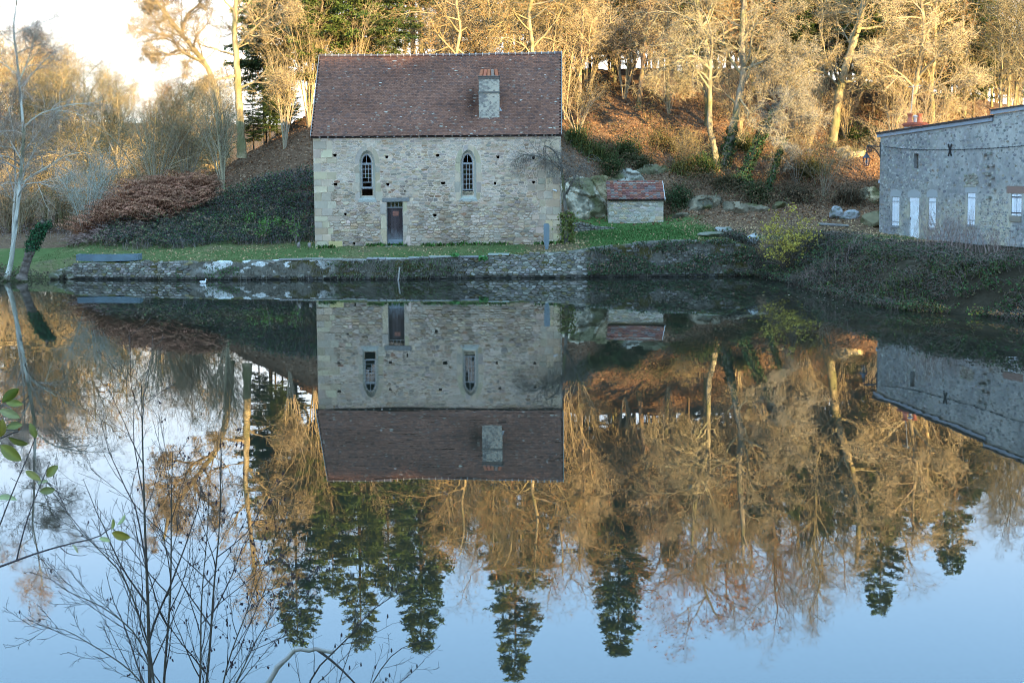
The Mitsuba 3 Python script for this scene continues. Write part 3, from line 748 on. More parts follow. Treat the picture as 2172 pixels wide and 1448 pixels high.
# door
dk = f'{stone_house}__door'
zd = hpix(837, 440)[1]
fr_ = MB()
for bx in (boxv(ds0, ds0 + .03, .1, .2, dz0, dz1), boxv(ds1 - .03, ds1, .1, .2, dz0, dz1), boxv(ds0 + .03, ds1 - .03, .1, .17, zd - .03, zd + .02)): fr_.add(hf(bx), BOXF, (.22, .21, .20))
put(f'{dk}', fr_.dict())
npk = 5
for i in range(npk):
    w_ = (ds1 - ds0 - .07) / npk; s = ds0 + .035 + i * w_
    zz = np.linspace(dz0 + .26, zd - .035, 9); v = np.array([[x, y, z] for z in zz for x, y in ((s + .004, .155), (s + w_ - .004, .155 + rng.normal(0, .004)))])
    v = np.vstack([v, v + [0, .04, 0]]); f = []
    for j in range(8): f += [[2 * j, 2 * j + 1, 2 * j + 3], [2 * j, 2 * j + 3, 2 * j + 2], [2 * j, 2 * j + 2, 20 + 2 * j], [2 * j, 20 + 2 * j, 18 + 2 * j], [2 * j + 1, 19 + 2 * j, 21 + 2 * j], [2 * j + 1, 21 + 2 * j, 2 * j + 3]]
    wgt = np.clip(1 - (np.r_[np.repeat(zz, 2), np.repeat(zz, 2)] - dz0 - .26) / .5 + rng.normal(0, .2, 36), 0, 1)[:, None]
    c = np.array([.055, .042, .042]) * rng.uniform(.75, 1.35) * (1 - wgt) + np.array([.16, .16, .165]) * wgt
    put(f'{dk}__plank', MB().add(hf(v), f, c).dict())
rail = MB().add(hf(boxv(ds0 + .03, ds1 - .03, .135, .19, dz0, dz0 + .255)), BOXF, (.20, .215, .225))
put(f'{dk}__bottom_rail', rail.dict())
p0, p1 = hpix(832.5, 458), hpix(845, 448)
put(f'{dk}__rusty_plate', MB().add(hf(boxv(p0[0], p1[0], .135, .15, p0[1], p1[1])), BOXF, (.22, .10, .075)).dict(), 'small rusty plate nailed on the door')
for i in range(4):
    w_ = (ds1 - ds0 - .06) / 4; s = ds0 + .03 + i * w_
    put(f'{dk}__transom_pane', mikit.ply((hf(np.array([[s, .18, zd + .02], [s + w_, .18, zd + .02], [s + w_, .18, dz1], [s, .18, dz1]])), np.array([[0, 1, 2], [0, 2, 3]])), 'pane_glass'))
tb = MB()
for i in range(1, 4):
    s = ds0 + .03 + i * (ds1 - ds0 - .06) / 4; tb.add(hf(boxv(s - .012, s + .012, .155, .195, zd + .02, dz1)), BOXF, (.33, .32, .31))
tb.add(hf(boxv(ds0 + .03, ds1 - .03, .15, .2, dz1 - .03, dz1)), BOXF, (.3, .29, .28))
put(f'{dk}__transom_bars', tb.dict())
lb = lintel.bounds
lv = boxv(lb[0], lb[2], -.05, .14, lb[1], lb[3]); lv[:, 2] += np.array([0, -.02, 0, -.02, .03, 0, .03, .02]) * 1.0
put(f'{dk}__lintel', MB().add(hf(lv), BOXF, (.20, .19, .175)).dict(), 'weathered grey timber lintel over the door')
st_ = MB()
st_.add(hf(boxv(ds0 - .08, ds1 + .08, -.32, .1, -.14, .02)), BOXF, (.30, .29, .25)); st_.add(hf(boxv(ds0 - .02, ds1 + .2, -.55, -.321, -.3, -.12)), BOXF, (.28, .275, .24))
put(f'{stone_house}__door_step', st_.dict())
# small wall fittings of their own
cam_p = hpix(1177, 404)
ck = thing('security_camera', 'small white bullet camera on the right corner of the stone house', 'camera')
g = np.linspace(0, 2 * np.pi, 9)[:-1]
P = hf(np.array([[cam_p[0] - .12, -.2, cam_p[1] + .05], [cam_p[0] + .1, -.12, cam_p[1] - .04]]))[None]
v, f, _ = sweep(np.linspace(P[0, 0], P[0, 1], 4)[None], np.array([[.03, .045, .045, .045]]), 8)
put(f'{ck}__body', MB().add(v, f, (.7, .7, .7)).dict('satin'))
put(f'{ck}__bracket', MB().add(hf(boxv(cam_p[0] + .03, cam_p[0] + .07, -.13, .0, cam_p[1] - .06, cam_p[1] - .03)), BOXF, (.5, .5, .5)).dict('satin'))

# ------------------------------------------------------------------ quay wall
rng = np.random.default_rng(31)
qpath = LineString(bank[2:11])
QL = qpath.length
def qpt(s):
    p = np.array([qpath.interpolate(a).coords[0] for a in np.atleast_1d(s)]); e = np.array([qpath.interpolate(min(a + .3, QL)).coords[0] for a in np.atleast_1d(s)]) - np.array([qpath.interpolate(max(a - .3, 0)).coords[0] for a in np.atleast_1d(s)])
    e /= np.linalg.norm(e, axis=1, keepdims=True); return p, e
SQ = np.linspace(0, QL, 400); PQ, EQ = qpt(SQ); XQ = PQ[:, 0]
def qtop(s): return np.interp(np.interp(s, SQ, XQ), QX, QZ) + (meshkit.fbm(np.stack([np.atleast_1d(s) * 1.3, 0 * np.atleast_1d(s), 0 * np.atleast_1d(s)], 1), 3, 4) - .5) * .16
def qfr(v):                    # (s, depth, z): the front faces the water, with a slight batter
    px = np.interp(v[:, 0], SQ, PQ[:, 0]); py = np.interp(v[:, 0], SQ, PQ[:, 1]); ex = np.interp(v[:, 0], SQ, EQ[:, 0]); ey = np.interp(v[:, 0], SQ, EQ[:, 1])
    dep = v[:, 1] + .06 * v[:, 2]
    return np.stack([px - ey * dep, py + ex * dep, v[:, 2]], 1)
quay = thing('quay_wall', 'low dry stone quay wall along the far edge of the pond below the house', 'wall')
zsn = np.linspace(0, 1, 16); ss = np.arange(0, QL, .12); tops = qtop(ss)
V = []
for zz in zsn:
    s_ = ss; z_ = -.8 + (tops + .8) * zz
    bump = (meshkit.fbm(np.stack([s_ * 2.5, z_ * 3, 0 * s_], 1), 3, 9) - .5) * .12
    V.append(np.stack([s_, bump, z_], 1))
V.append(np.stack([ss, np.full(len(ss), .5), tops - .01], 1))
V = np.concatenate(V); n = len(ss); i, j = np.meshgrid(np.arange(16), np.arange(n - 1), indexing='ij')
q = np.stack([i * n + j, i * n + j + 1, (i + 1) * n + j + 1, (i + 1) * n + j], -1).reshape(-1, 4)
put(f'{quay}__core', mikit.ply((qfr(V), np.vstack([q[:, [0, 1, 2]], q[:, [0, 2, 3]]])), 'quay_mat', True))
qs = rubble(QL, 2.2, .115, .27, rng, None, .02)
keep = []
for c in qs:
    m = c.mean(0); x = np.interp(m[0], SQ, XQ); top = float(qtop(m[0])[0])
    if c[:, 1].max() > top + .04: continue
    clear = (x < -17.2) or (-3.2 < x < 3.4 + 2.5 * rng.uniform() ** 2) or m[1] < .2 or (8 < x < 10.5 and .8 < m[1] < 1.5) or (rng.uniform() < .16) or m[1] > top - .16 and rng.uniform() < .5
    if x > 12.2: continue
    if -16.8 < x < -9 and m[1] > .3: clear = clear and rng.uniform() < .25
    if clear: keep.append(c)
qpal = palette(rng, [(.19, .175, .145), (.25, .235, .20), (.13, .125, .105), (.30, .285, .25), (.17, .145, .08)], [4, 3, 3, 1.6, .8], .25)
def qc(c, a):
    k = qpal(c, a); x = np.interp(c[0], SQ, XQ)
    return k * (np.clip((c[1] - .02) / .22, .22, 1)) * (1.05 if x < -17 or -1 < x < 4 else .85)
masonry(quay, keep, qfr, lambda c: rng.uniform(.02, .09), qc, rng, bevel=.78, rough=.009)
s = float(np.interp(-12.4, XQ, SQ)); e_ = float(np.interp(-.5, XQ, SQ))
while s < e_:
    ln = rng.uniform(.9, 1.7); t = float(qtop(s + ln / 2)[0])
    c = qfr(boxv(s + .012, s + ln - .012, -.07, .36, t - .05, t + .035) + rng.normal(0, .006, (8, 3)))
    put(f'{quay}__coping_slab', MB().add(c, BOXF, jit(1, (.26, .26, .235), .15, rng)[0]).dict()); s += ln

# ------------------------------------------------------------------ the long building on the right
rng = np.random.default_rng(41)
bo = np.array([21.36, 95.95, 1.55]); bu = np.array([2.7, -12.75, 0]); bu /= np.linalg.norm(bu)
bd_ = np.array([-bu[1], bu[0], 0])
bd_ = bd_ if bd_[0] > 0 else -bd_
bf = frame(bo, bu, bd_)


def bpix(px, py):
    d = fw + crt * (px - 1086) / FPX - cup * (py - 724) / FPX
    t = ((bo - EYE) @ bd_) / (d @ bd_)
    p = EYE + d * t - bo
    return np.array([p @ bu, p[2]])


def brect(x0, x1, y0, y1):
    xm = (x0 + x1) / 2
    a, b = bpix(x0, (y0 + y1) / 2)[0], bpix(x1, (y0 + y1) / 2)[0]
    return [a, bpix(xm, y1)[1], b, bpix(xm, y0)[1]]


barn = thing('stone_building', 'long grey stone building with white shutters and slanting grey bargeboards on the right bank', 'building')
zA = bpix(1871, 291)[1]; sS, zS = bpix(2106, 257); zS2 = bpix(2108, 243)[1]; sE = 21.0
gr = (zS - zA) / sS
zE = zS2 + gr * .9 * (sE - sS)
opn = [brect(1891.4, 1907.4, 418, 479), brect(1928.5, 1949, 419, 505.6), brect(1969, 1985, 419, 483.6), brect(2051, 2068.4, 409, 477), brect(2144.7, 2166.4, 411, 458), brect(1938.4, 1948, 326, 357)]
facade = Polygon([(0, -.6), (sE, -.6), (sE, zE), (sS, zS2), (sS, zS), (0, zA)])
holes = unary_union([sbox(*o) for o in opn])
wall = MB(); v, f = extr(facade.difference(holes), .45, bf); wall.add(v, f, (1, 1, 1))
# left end wall, far wall, right end wall
dp = 9.0
for bx in (boxv(0, .45, .451, dp, -.6, zA - .02), boxv(.451, sE, dp, dp + .4, -.6, zA - .02), boxv(sE - .4, sE, .451, dp, -.6, zE - .3)): wall.add(bf(bx), BOXF, (1, 1, 1))
v, f, _ = wall.mesh()
put(f'{barn}__wall', mikit.ply((v, f), 'render_mat'))
lint = brect(2136, 2180, 395, 410)
surr = [sbox(o[0] - .22, o[1] - .14, o[2] + .22, o[3] + .42) for o in opn[:4]] + [sbox(opn[4][0] - .2, opn[4][1] - .45, opn[4][2] + .2, opn[4][3] + .02), sbox(*lint)]
tk = unary_union([holes] + surr)
bpal = palette(rng, [(.225, .22, .205), (.165, .163, .16), (.27, .255, .225), (.32, .31, .28), (.21, .175, .135)], [4, 2.2, 3, 2, .6], .22)
bp = rubble(sE, 9, .125, .26, rng, tk, .045, clip=facade.buffer(-.03))
bp = [c for c in bp if rng.uniform() < (.8 if c[:, 1].mean() < 2.6 or c[:, 0].mean() < 6.5 else .5)]
masonry(f'{barn}__wall', bp, bf, lambda c: rng.uniform(.004, .022), bpal, rng, bevel=.8)
for i, o in enumerate(opn[:4]):        # cement surrounds with a rounded head
    s0, s1 = o[0] - .2, o[2] + .2
    g = np.linspace(0, np.pi, 7)[1:-1]; cxm = (s0 + s1) / 2
    top = Polygon([(s0, o[3] + .01)] + [(s1, o[3] + .01), (s1, o[3] + .18)] + [(cxm + (s1 - s0) / 2 * math.cos(t), o[3] + .18 + .26 * math.sin(t)) for t in g] + [(s0, o[3] + .18)]).buffer(0)
    v, f = extr(top, .02, bf, -.018); put(f'{barn}__surround', MB().add(v, f, (.30, .305, .295)).dict())
    put(f'{barn}__threshold', MB().add(bf(boxv(o[0] - .05, o[2] + .05, -.05, .1, o[1] - .11, o[1] - .003)), BOXF, (.22, .22, .215)).dict())
put(f'{barn}__lintel', MB().add(bf(boxv(lint[0], lint[2], -.02, .3, lint[1], lint[3])), BOXF, (.22, .145, .115)).dict(), 'red-brown lintel over the widest shutters')
o = opn[4]; put(f'{barn}__window_sill', MB().add(bf(boxv(o[0] - .06, o[2] + .06, -.06, .2, o[1] - .28, o[1] - .005)), BOXF, (.22, .19, .15)).dict())
# white shutters and door, boarded
WH = (.60, .61, .62)
for i, o in enumerate(opn[:5]):
    nm = 'door' if i == 1 else 'shutter'
    leaf = [(o[0], o[2])] if i != 4 else [(o[0], (o[0] + o[2]) / 2 - .012), ((o[0] + o[2]) / 2 + .012, o[2])]
    for a, b in leaf:
        k = put(f'{barn}__{nm}', MB().add(bf(boxv(a + .006, b - .006, .06, .085, o[1] + .006, o[3] - .006)), BOXF, (.20, .21, .22)).dict('satin'))
        nb = 4 if i == 1 else 3 if i != 4 else 2
        for j in range(nb):
            s0 = a + .012 + (b - a - .024) * j / nb; s1 = a + .012 + (b - a - .024) * (j + 1) / nb
            put(f'{k}__board', MB().add(bf(boxv(s0 + .010, s1 - .010, .03, .058, o[1] + .012, o[3] - .012)), BOXF, jit(1, WH, .05, rng, .01)[0]).dict('satin'))
        if i == 1:
            put(f'{k}__top_rail', MB().add(bf(boxv(a + .01, b - .01, .012, .028, o[3] - .22, o[3] - .03)), BOXF, WH).dict('satin'))
            put(f'{k}__handle', MB().add(bf(boxv(a + .14, a + .19, -.02, .026, o[1] + 1.02, o[1] + 1.14)), BOXF, (.1, .1, .1)).dict('satin'))
        else:
            for zz in (o[1] + (o[3] - o[1]) * .14, o[1] + (o[3] - o[1]) * .85):
                c = (.07, .07, .075) if i == 4 else (.30, .31, .32)
                put(f'{k}__hinge', MB().add(bf(boxv(a - .05, b - .02, .006, .026, zz - .03, zz + .03)), BOXF, c).dict('satin'))
o = opn[5]
put(f'{barn}__slit_window', MB().add(bf(boxv(o[0], o[2], .2, .24, o[1], o[3])), BOXF, (.10, .085, .07)).dict(), 'narrow slit window with a brown board')
pal2 = palette(rng, [(.22, .21, .18), (.28, .26, .22)], [1, 1])
for x, y in ((2102, 325), (2091, 328), (2107, 351), (2097, 353), (2092, 368), (2099, 369), (2107, 377), (2099, 391), (2111, 402), (2100, 419)):
    s, z = bpix(x, y); w_ = rng.uniform(.12, .22)
    put(f'{barn}__wall__projecting_stone', MB().add(bf(boxv(s - w_, s + w_, -.16, .05, z - .05, z + .06) + rng.normal(0, .012, (8, 3))), BOXF, pal2(0, 0)).dict())
# rubble panel of bare stones above the fourth shutter
pr = brect(2045, 2076, 366, 397)
for c in rubble(pr[2] - pr[0], pr[3] - pr[1], .12, .3, rng, None, .02):
    put(f'{barn}__wall__bare_stone', MB().add(*stone(c + [pr[0], pr[1]], bf, .05, jit(1, (.27, .245, .19), .25, rng)[0], rng)).dict())
# iron wall tie shaped like an X
xs, xz = bpix(2015.8, 318.5); xm = MB()
for sg in (1, -1):
    v = boxv(-.045, .045, -.035, .0, -.34, .34); a = .42 * sg; v = np.c_[v[:, 0] * math.cos(a) - v[:, 2] * math.sin(a), v[:, 1] - .005 * sg, v[:, 0] * math.sin(a) + v[:, 2] * math.cos(a)]
    xm.add(bf(v * [1.3, 1, 1] + [xs, -.01, xz]), BOXF, (.035, .033, .032))
put(f'{barn}__wall_tie', xm.dict(), 'black iron wall tie in the shape of an X')
put(f'{barn}__wall_tie_plaster', MB().add(bf(boxv(xs - .28, xs + .42, -.008, .02, xz - .45, xz + .5)), BOXF, (.26, .26, .25)).dict())
# bargeboards and roof
rb = MB()
for s0, s1, z0, z1 in ((-.3, sS + .05, zA - .3 * gr, zS), (sS - .12, sE, zS2, zE)):
    for off, th, hgt, up_, col in ((-.09, .06, .19, 0, (.21, .235, .27)),):
        v = np.array([[s, y, (z0 if s == s0 else z1) + zz] for s in (s0, s1) for y in (off, off + th) for zz in (0, hgt)])
        put(f'{barn}__bargeboard', MB().add(bf(v), BOXF, col).dict('satin'))
    v = np.array([[s, y, (z0 if s == s0 else z1) + zz] for s in (s0, s1) for y in (-.16, dp + .5) for zz in (.195, .25)])
    rb.add(bf(v), BOXF, (.075, .06, .055))
put(f'{barn}__roof', rb.dict(), kind=None)
# roof tiles along the verge
nv = 34; vt = MB()
for i in range(nv):
    s = -.25 + i * .4; zz = (zA + gr * s if s < sS else zS2 + gr * (s - sS)) + .252
    c = boxv(s, s + .36, -.19, .2, zz, zz + .035); c[:, 2] += np.where(c[:, 0] > s + .1, gr * .36, 0); vt.add(bf(c), BOXF, jit(1, (.10, .075, .068), .3, rng)[0])
put(f'{barn}__roof__verge_tiles', vt.dict(), kind='stuff')
# chimney: white stack, brick cap, two pots and a metal cowl, a thin mast
zc = at(1941, 283, 94)
ck = f'{barn}__chimney'
c0 = bo + bu * 2.2 + bd_ * 2.2
sc_, zch = bpix(1941, 268)
pt = at(1941, 268, 93.5); cf = frame([pt[0], 93.5, pt[2]], bu, bd_)
def cpz(py): return at(1941, py, 93.5)[2] - pt[2]
put(ck, MB().add(cf(boxv(-.4, .4, -.48, .48, cpz(300), cpz(269))), BOXF, (.55, .54, .52)).dict())
m = MB()
for k, (a, b, o_) in enumerate(((cpz(269), cpz(265.5), .06), (cpz(265.5), cpz(262.5), .11), (cpz(262.5), cpz(260), .03))): m.add(cf(boxv(-.4 - o_, .4 + o_, -.48 - o_, .48 + o_, a, b)), BOXF, (.34, .11, .065) if k != 1 else (.30, .10, .07))
put(f'{ck}__brick_cap', m.dict())
for i, sx in enumerate((-.42, .36)):
    g = np.array([0, .1, .3, .42, .46, .55]) * (cpz(241) - cpz(260)) / .55; P = np.array([[0, sx * .75, cpz(260) + a] for a in g])
    v, f, _ = sweep(cf(P)[None], np.array([[.18, .15, .12, .12, .165, .165]]), 12)
    put(f'{ck}__pot', MB().add(v, f, (.40, .12, .06)).dict('satin', True))
P = cf(np.array([[0, 0, cpz(260)], [0, 0, cpz(248)], [0, 0, cpz(247.6)], [0, 0, cpz(244)]])); v, f, _ = sweep(P[None], np.array([[.11, .11, .19, .02]]), 12)
put(f'{ck}__cowl', MB().add(v, f, (.3, .31, .33)).dict('satin'))
P = np.array([cf(np.array([[-.25, -.2, cpz(262)]]))[0], at(1938, 180, 93.2)]); v, f, _ = sweep(np.linspace(P[0], P[1], 4)[None], np.full((1, 4), .022), 6)
mk = thing('mast', 'thin grey aerial mast beside the white chimney of the right building', 'aerial')
put(f'{mk}__pole', MB().add(v, f, (.42, .42, .42)).dict('satin'))
P0 = at(1938, 184, 93.2); v, f, _ = sweep(np.array([[P0 - bu * .7, P0, P0 + bu * 1.0]]), np.full((1, 3), .014), 5)
put(f'{mk}__crossbar', MB().add(v, f, (.42, .42, .42)).dict('satin'))
# cable along the wall
pts = [(1876, 311), (1950, 317.5), (2016, 318), (2090, 315.5), (2172, 309.5), (2300, 296)]
P = np.array([bf(np.array([[*bpix(x, y)]])[:, [0, 0, 1]] * [1, 0, 1] + [0, -.06, 0])[0] for x, y in pts]); P = smooth_path(P, 24)
v, f, _ = sweep(P[None], np.full((1, 24), .016), 4)
put('power_cable', MB().add(v, f, (.03, .03, .032)).dict(), 'thin black cable slung along the grey stone building', 'cable')
# lantern on its scrolled bracket
lk = thing('wall_lantern', 'black street lantern hanging from a scrolled bracket on the corner of the right building', 'lantern')
A0 = bf(np.array([[.05, -.03, bpix(1873, 311)[1]]]))[0]; L0 = at(1840, 309, A0[1]); top = at(1838, 325, A0[1]); scl = 27.3
arm = [A0, A0 + (L0 - A0) * .5, L0]
v, f, _ = sweep(smooth_path(arm, 6)[None], np.full((1, 6), .036), 5)
br = MB().add(v, f, (.03, .03, .032))
v, f, _ = sweep(smooth_path([A0 + [0, 0, -.6], A0 + (L0 - A0) * .3 + [0, 0, -.25], A0 + (L0 - A0) * .65 + [0, 0, -.05], L0 + [-.05, 0, 0]], 8)[None], np.full((1, 8), .03), 5); br.add(v, f, (.03, .03, .032))
v, f, _ = sweep(np.array([[A0 + [0, 0, .25], A0, A0 + [0, 0, -.65]]]), np.full((1, 3), .03), 5); br.add(v, f, (.03, .03, .032))
g = np.linspace(0, 4.2 * np.pi, 28); rr = np.linspace(.22, .03, 28)
v, f, _ = sweep(np.stack([L0[0] + .12 + rr * np.cos(g), np.full(28, L0[1]), L0[2] - .22 + rr * np.sin(g)], 1)[None], np.full((1, 28), .022), 4); br.add(v, f, (.03, .03, .032))
v, f, _ = sweep(np.array([[L0, (L0 + top) / 2, top]]), np.full((1, 3), .02), 5); br.add(v, f, (.03, .03, .032))
put(f'{lk}__bracket', br.dict('satin'))
tz = top[2]
def frus(c, r0_, r1_, z0, z1, n=6):
    g = np.arange(n) * 2 * np.pi / n + .3; v = np.vstack([np.c_[c[0] + r * np.cos(g), c[1] + r * np.sin(g), np.full(n, z)] for r, z in ((r0_, z0), (r1_, z1))])
    f = sum([[[j, (j + 1) % n, n + (j + 1) % n], [j, n + (j + 1) % n, n + j]] for j in range(n)], []) + [[0, j + 1, j] for j in range(1, n - 1)] + [[n, n + j, n + j + 1] for j in range(1, n - 1)]
    return v, f
v, f = frus(top, .27, .06, tz - .28, tz - .02); hd_ = MB().add(v, f, (.03, .035, .045)); v, f = frus(top, .07, .07, tz - .02, tz + .05); hd_.add(v, f, (.03, .035, .045))
put(f'{lk}__hood', hd_.dict('satin'))
v, f = frus(top, .13, .21, tz - .70, tz - .285)
put(f'{lk}__pane', mikit.ply((v, np.array(f[:12])), 'pane_glass'))
fm = MB(); g = np.arange(6) * np.pi / 3 + .3
for a in g:
    v, f, _ = sweep(np.array([[[top[0] + .132 * math.cos(a), top[1] + .132 * math.sin(a), tz - .71], [top[0] + .212 * math.cos(a), top[1] + .212 * math.sin(a), tz - .28]]]), np.full((1, 2), .024), 4); fm.add(v, f, (.03, .03, .035))
v, f = frus(top, .15, .15, tz - .74, tz - .70); fm.add(v, f, (.03, .03, .035))
put(f'{lk}__cage', fm.dict('satin'))
v, f = frus(top, .06, .05, tz - .6, tz - .4, 8); put(f'{lk}__bulb', MB().add(v, f, (.55, .5, .45)).dict())
fk = thing('security_light', 'small grey lamp fixed low on the left corner of the right building', 'lamp')
p = bpix(1870, 385); v = bf(boxv(-.3, .0, .05, .25, p[1] - .1, p[1] + .1)); put(f'{fk}__head', MB().add(v, BOXF, (.35, .37, .4)).dict('satin'))

# ------------------------------------------------------------------ the little shed
rng = np.random.default_rng(51)
a_, b_ = at(1291, 480, 101.6), at(1407, 484, 101.2)
su = np.array([b_[0] - a_[0], b_[1] - a_[1], 0]); SW = np.linalg.norm(su); su /= SW
sd_ = np.array([-.115, .9934, 0]); sd_ -= (sd_ @ su) * su * .6; sd_ /= np.linalg.norm(sd_)
zb0 = 1.75; so = np.array([a_[0], a_[1], zb0]); sf = frame(so, su, sd_)
ze = at(1407, 422, 101.2)[2] - zb0; zr_ = at(1278, 388, 103.4)[2] - zb0; SD = 2.2
shed = thing('stone_shed', 'tiny pale stone shed with a red tiled lean-to roof below the rock face', 'shed')
w = MB()
v, f = extr(sbox(0, 0, SW, ze), .35, sf); w.add(v, f, (.36, .33, .26))
for s0 in (.0, SW - .35):
    pg = Polygon([(.351, 0), (SD, 0), (SD, zr_), (.351, ze + (zr_ - ze) * .35 / SD)])
    v, f = extr(pg, .35, frame(so + su * s0, sd_, su)); w.add(v, f, (.36, .33, .26))
v, f = extr(sbox(.36, 0, SW - .36, zr_), .3, sf, SD - .3); w.add(v, f, (.36, .33, .26))
v, f, _ = w.mesh(); w = MB().add(v, f, (.50, .45, .36)); put(f'{shed}__wall', w.dict())
spal = palette(rng, [(.51, .43, .32), (.46, .405, .335), (.55, .48, .39), (.50, .38, .24), (.37, .32, .26)], [3, 3, 3, 1, 1.2], .24)
qq = []
z = 0; k = 0
while z < ze - .1:
    ch = min(rng.uniform(.22, .34), ze - z); qq.append(sbox(SW - (.5 if k % 2 else .32), z, SW, z + ch)); z += ch; k += 1
for q in qq:
    g = q.buffer(-.012, join_style=2); c = np.array(g.exterior.coords)[:-1]; put(f'{shed}__wall__quoin', MB().add(*stone(c if g.exterior.is_ccw else c[::-1], sf, .03, spal(0, 0), rng, bevel=.92)).dict())
masonry(f'{shed}__wall', rubble(SW, ze, .13, .36, rng, unary_union(qq), .03), sf, .028, spal, rng)
lf = frame(so, sd_, su)
gpz = Polygon([(.05, 0), (SD, 0), (SD, zr_), (.05, ze)])
lm_ = MB()
for c in rubble(SD, zr_, .14, .3, rng, None, .03, clip=gpz): put(f'{shed}__wall__side_stone', MB().add(*stone(c, frame(so, sd_, su), .02, spal(0, 0) * .8, rng)).dict())
sl = math.hypot(SD + .25, (zr_ - ze) * (SD + .25) / SD); sa = math.atan2(zr_ - ze, SD)
def sslope(s, a, o): return np.c_[s, -.15 + a * math.cos(sa) - o * math.sin(sa), ze - .04 + a * math.sin(sa) + o * math.cos(sa)]
c = np.array([[x, y, z] for x in (-.08, SW + .08) for y in (0, sl) for z in (-.07, 0)]); put(f'{shed}__roof', MB().add(sf(sslope(*c.T)), BOXF, (.07, .05, .045)).dict())
nr_, nc_ = 11, 15; tw2, te = (SW + .16) / nc_, sl / nr_
for r in range(nr_):
    for k in range(nc_):
        x = np.linspace(0, 1, 5); prof = .02 + .035 * np.abs(np.sin(x * np.pi)); s_ = -.08 + (k + x) * tw2; a0 = r * te + rng.normal(0, .012)
        v = np.vstack([sslope(s_, np.full(5, a0), prof + .03), sslope(s_, np.full(5, a0 + te * 1.1), prof), sslope(s_, np.full(5, a0), prof + .005)])
        f = sum([[[j, j + 1, 6 + j], [j, 6 + j, 5 + j], [10 + j, 11 + j, 1 + j], [10 + j, 1 + j, j]] for j in range(4)], [])
        col = np.array([(.20, .088, .065), (.155, .08, .068), (.24, .11, .075), (.16, .13, .115)][rng.choice(4, p=[.4, .25, .15, .2])])
        put(f'{shed}__roof__tile', MB().add(sf(v), f, jit(1, col, .25, rng)[0]).dict())
c = np.array([[x, y, z] for x in (SW + .08, SW + .12) for y in (-.02, sl) for z in (-.09, .03)]); put(f'{shed}__roof__verge', MB().add(sf(sslope(*c.T)), BOXF, (.45, .44, .41)).dict())

# low ruined wall beside the shed
rng = np.random.default_rng(52)
lw = thing('ruined_wall', 'low crumbling dry stone wall between the house and the little shed', 'wall')
p0, p1 = at(1212, 472, 97.5), at(1308, 482, 98.5)
uu = np.array([p1[0] - p0[0], p1[1] - p0[1], 0]); LL = np.linalg.norm(uu); uu /= LL; dd_ = np.array([-uu[1], uu[0], 0])
wf = frame([p0[0], p0[1], 1.8], uu, dd_)
pg = Polygon([(0, 0), (LL, 0), (LL, .45), (LL * .75, .55), (LL * .5, .62), (LL * .2, .85), (0, .8)])
v, f = extr(pg.buffer(-.04), .5, wf, .03); put(f'{lw}__core', MB().add(v, f, (.10, .09, .07)).dict())
for c in rubble(LL, .9, .12, .28, rng, None, .02, clip=pg): put(f'{lw}__stone', MB().add(*stone(c, wf, rng.uniform(.02, .1), jit(1, (.24, .22, .18), .35, rng)[0], rng, bevel=.78)).dict())

# ------------------------------------------------------------------ rocks and small stones
def rock(c, size, rng, col, nsub=3, sharp=1.0):
    m = trimesh.creation.icosphere(subdivisions=nsub, radius=1.0); v = np.array(m.vertices)
    for _ in range(11):           # planar cuts give facets
        d = rng.normal(size=3); d /= np.linalg.norm(d); h = rng.uniform(.55, .9); k = v @ d; v = v - np.maximum(k - h, 0)[:, None] * d * sharp
    v += (meshkit.fbm(v * 3 + c[0], 3, 6) - .5)[:, None] * .16 * v
    nz = meshkit.fbm(v * 4 + c[1], 3, 2)[:, None]; moss = np.clip((meshkit.fbm(v * 1.6 + c[0], 2, 3) - .52) * 9, 0, 1)[:, None]
    cc = np.asarray(col) * (.65 + .7 * nz); cc = cc * (1 - moss * .7) + np.array([.06, .065, .025]) * moss * .7
    return v * np.asarray(size) + c, np.asarray(m.faces), cc
rng = np.random.default_rng(53)
def put_rock(key, px, py, Y, size, col, label, cat='rock', group=None, zoff=0):
    p = at(px, py, Y); z = p[2] if zoff is None else max(p[2] + zoff, float(H(p[0], p[1])) - size[2] * .1)
    v, f, c = rock(np.array([p[0], p[1], z]), size, rng, col)
    put(key, MB().add(v, f, c).dict('matte'), label, cat, group)


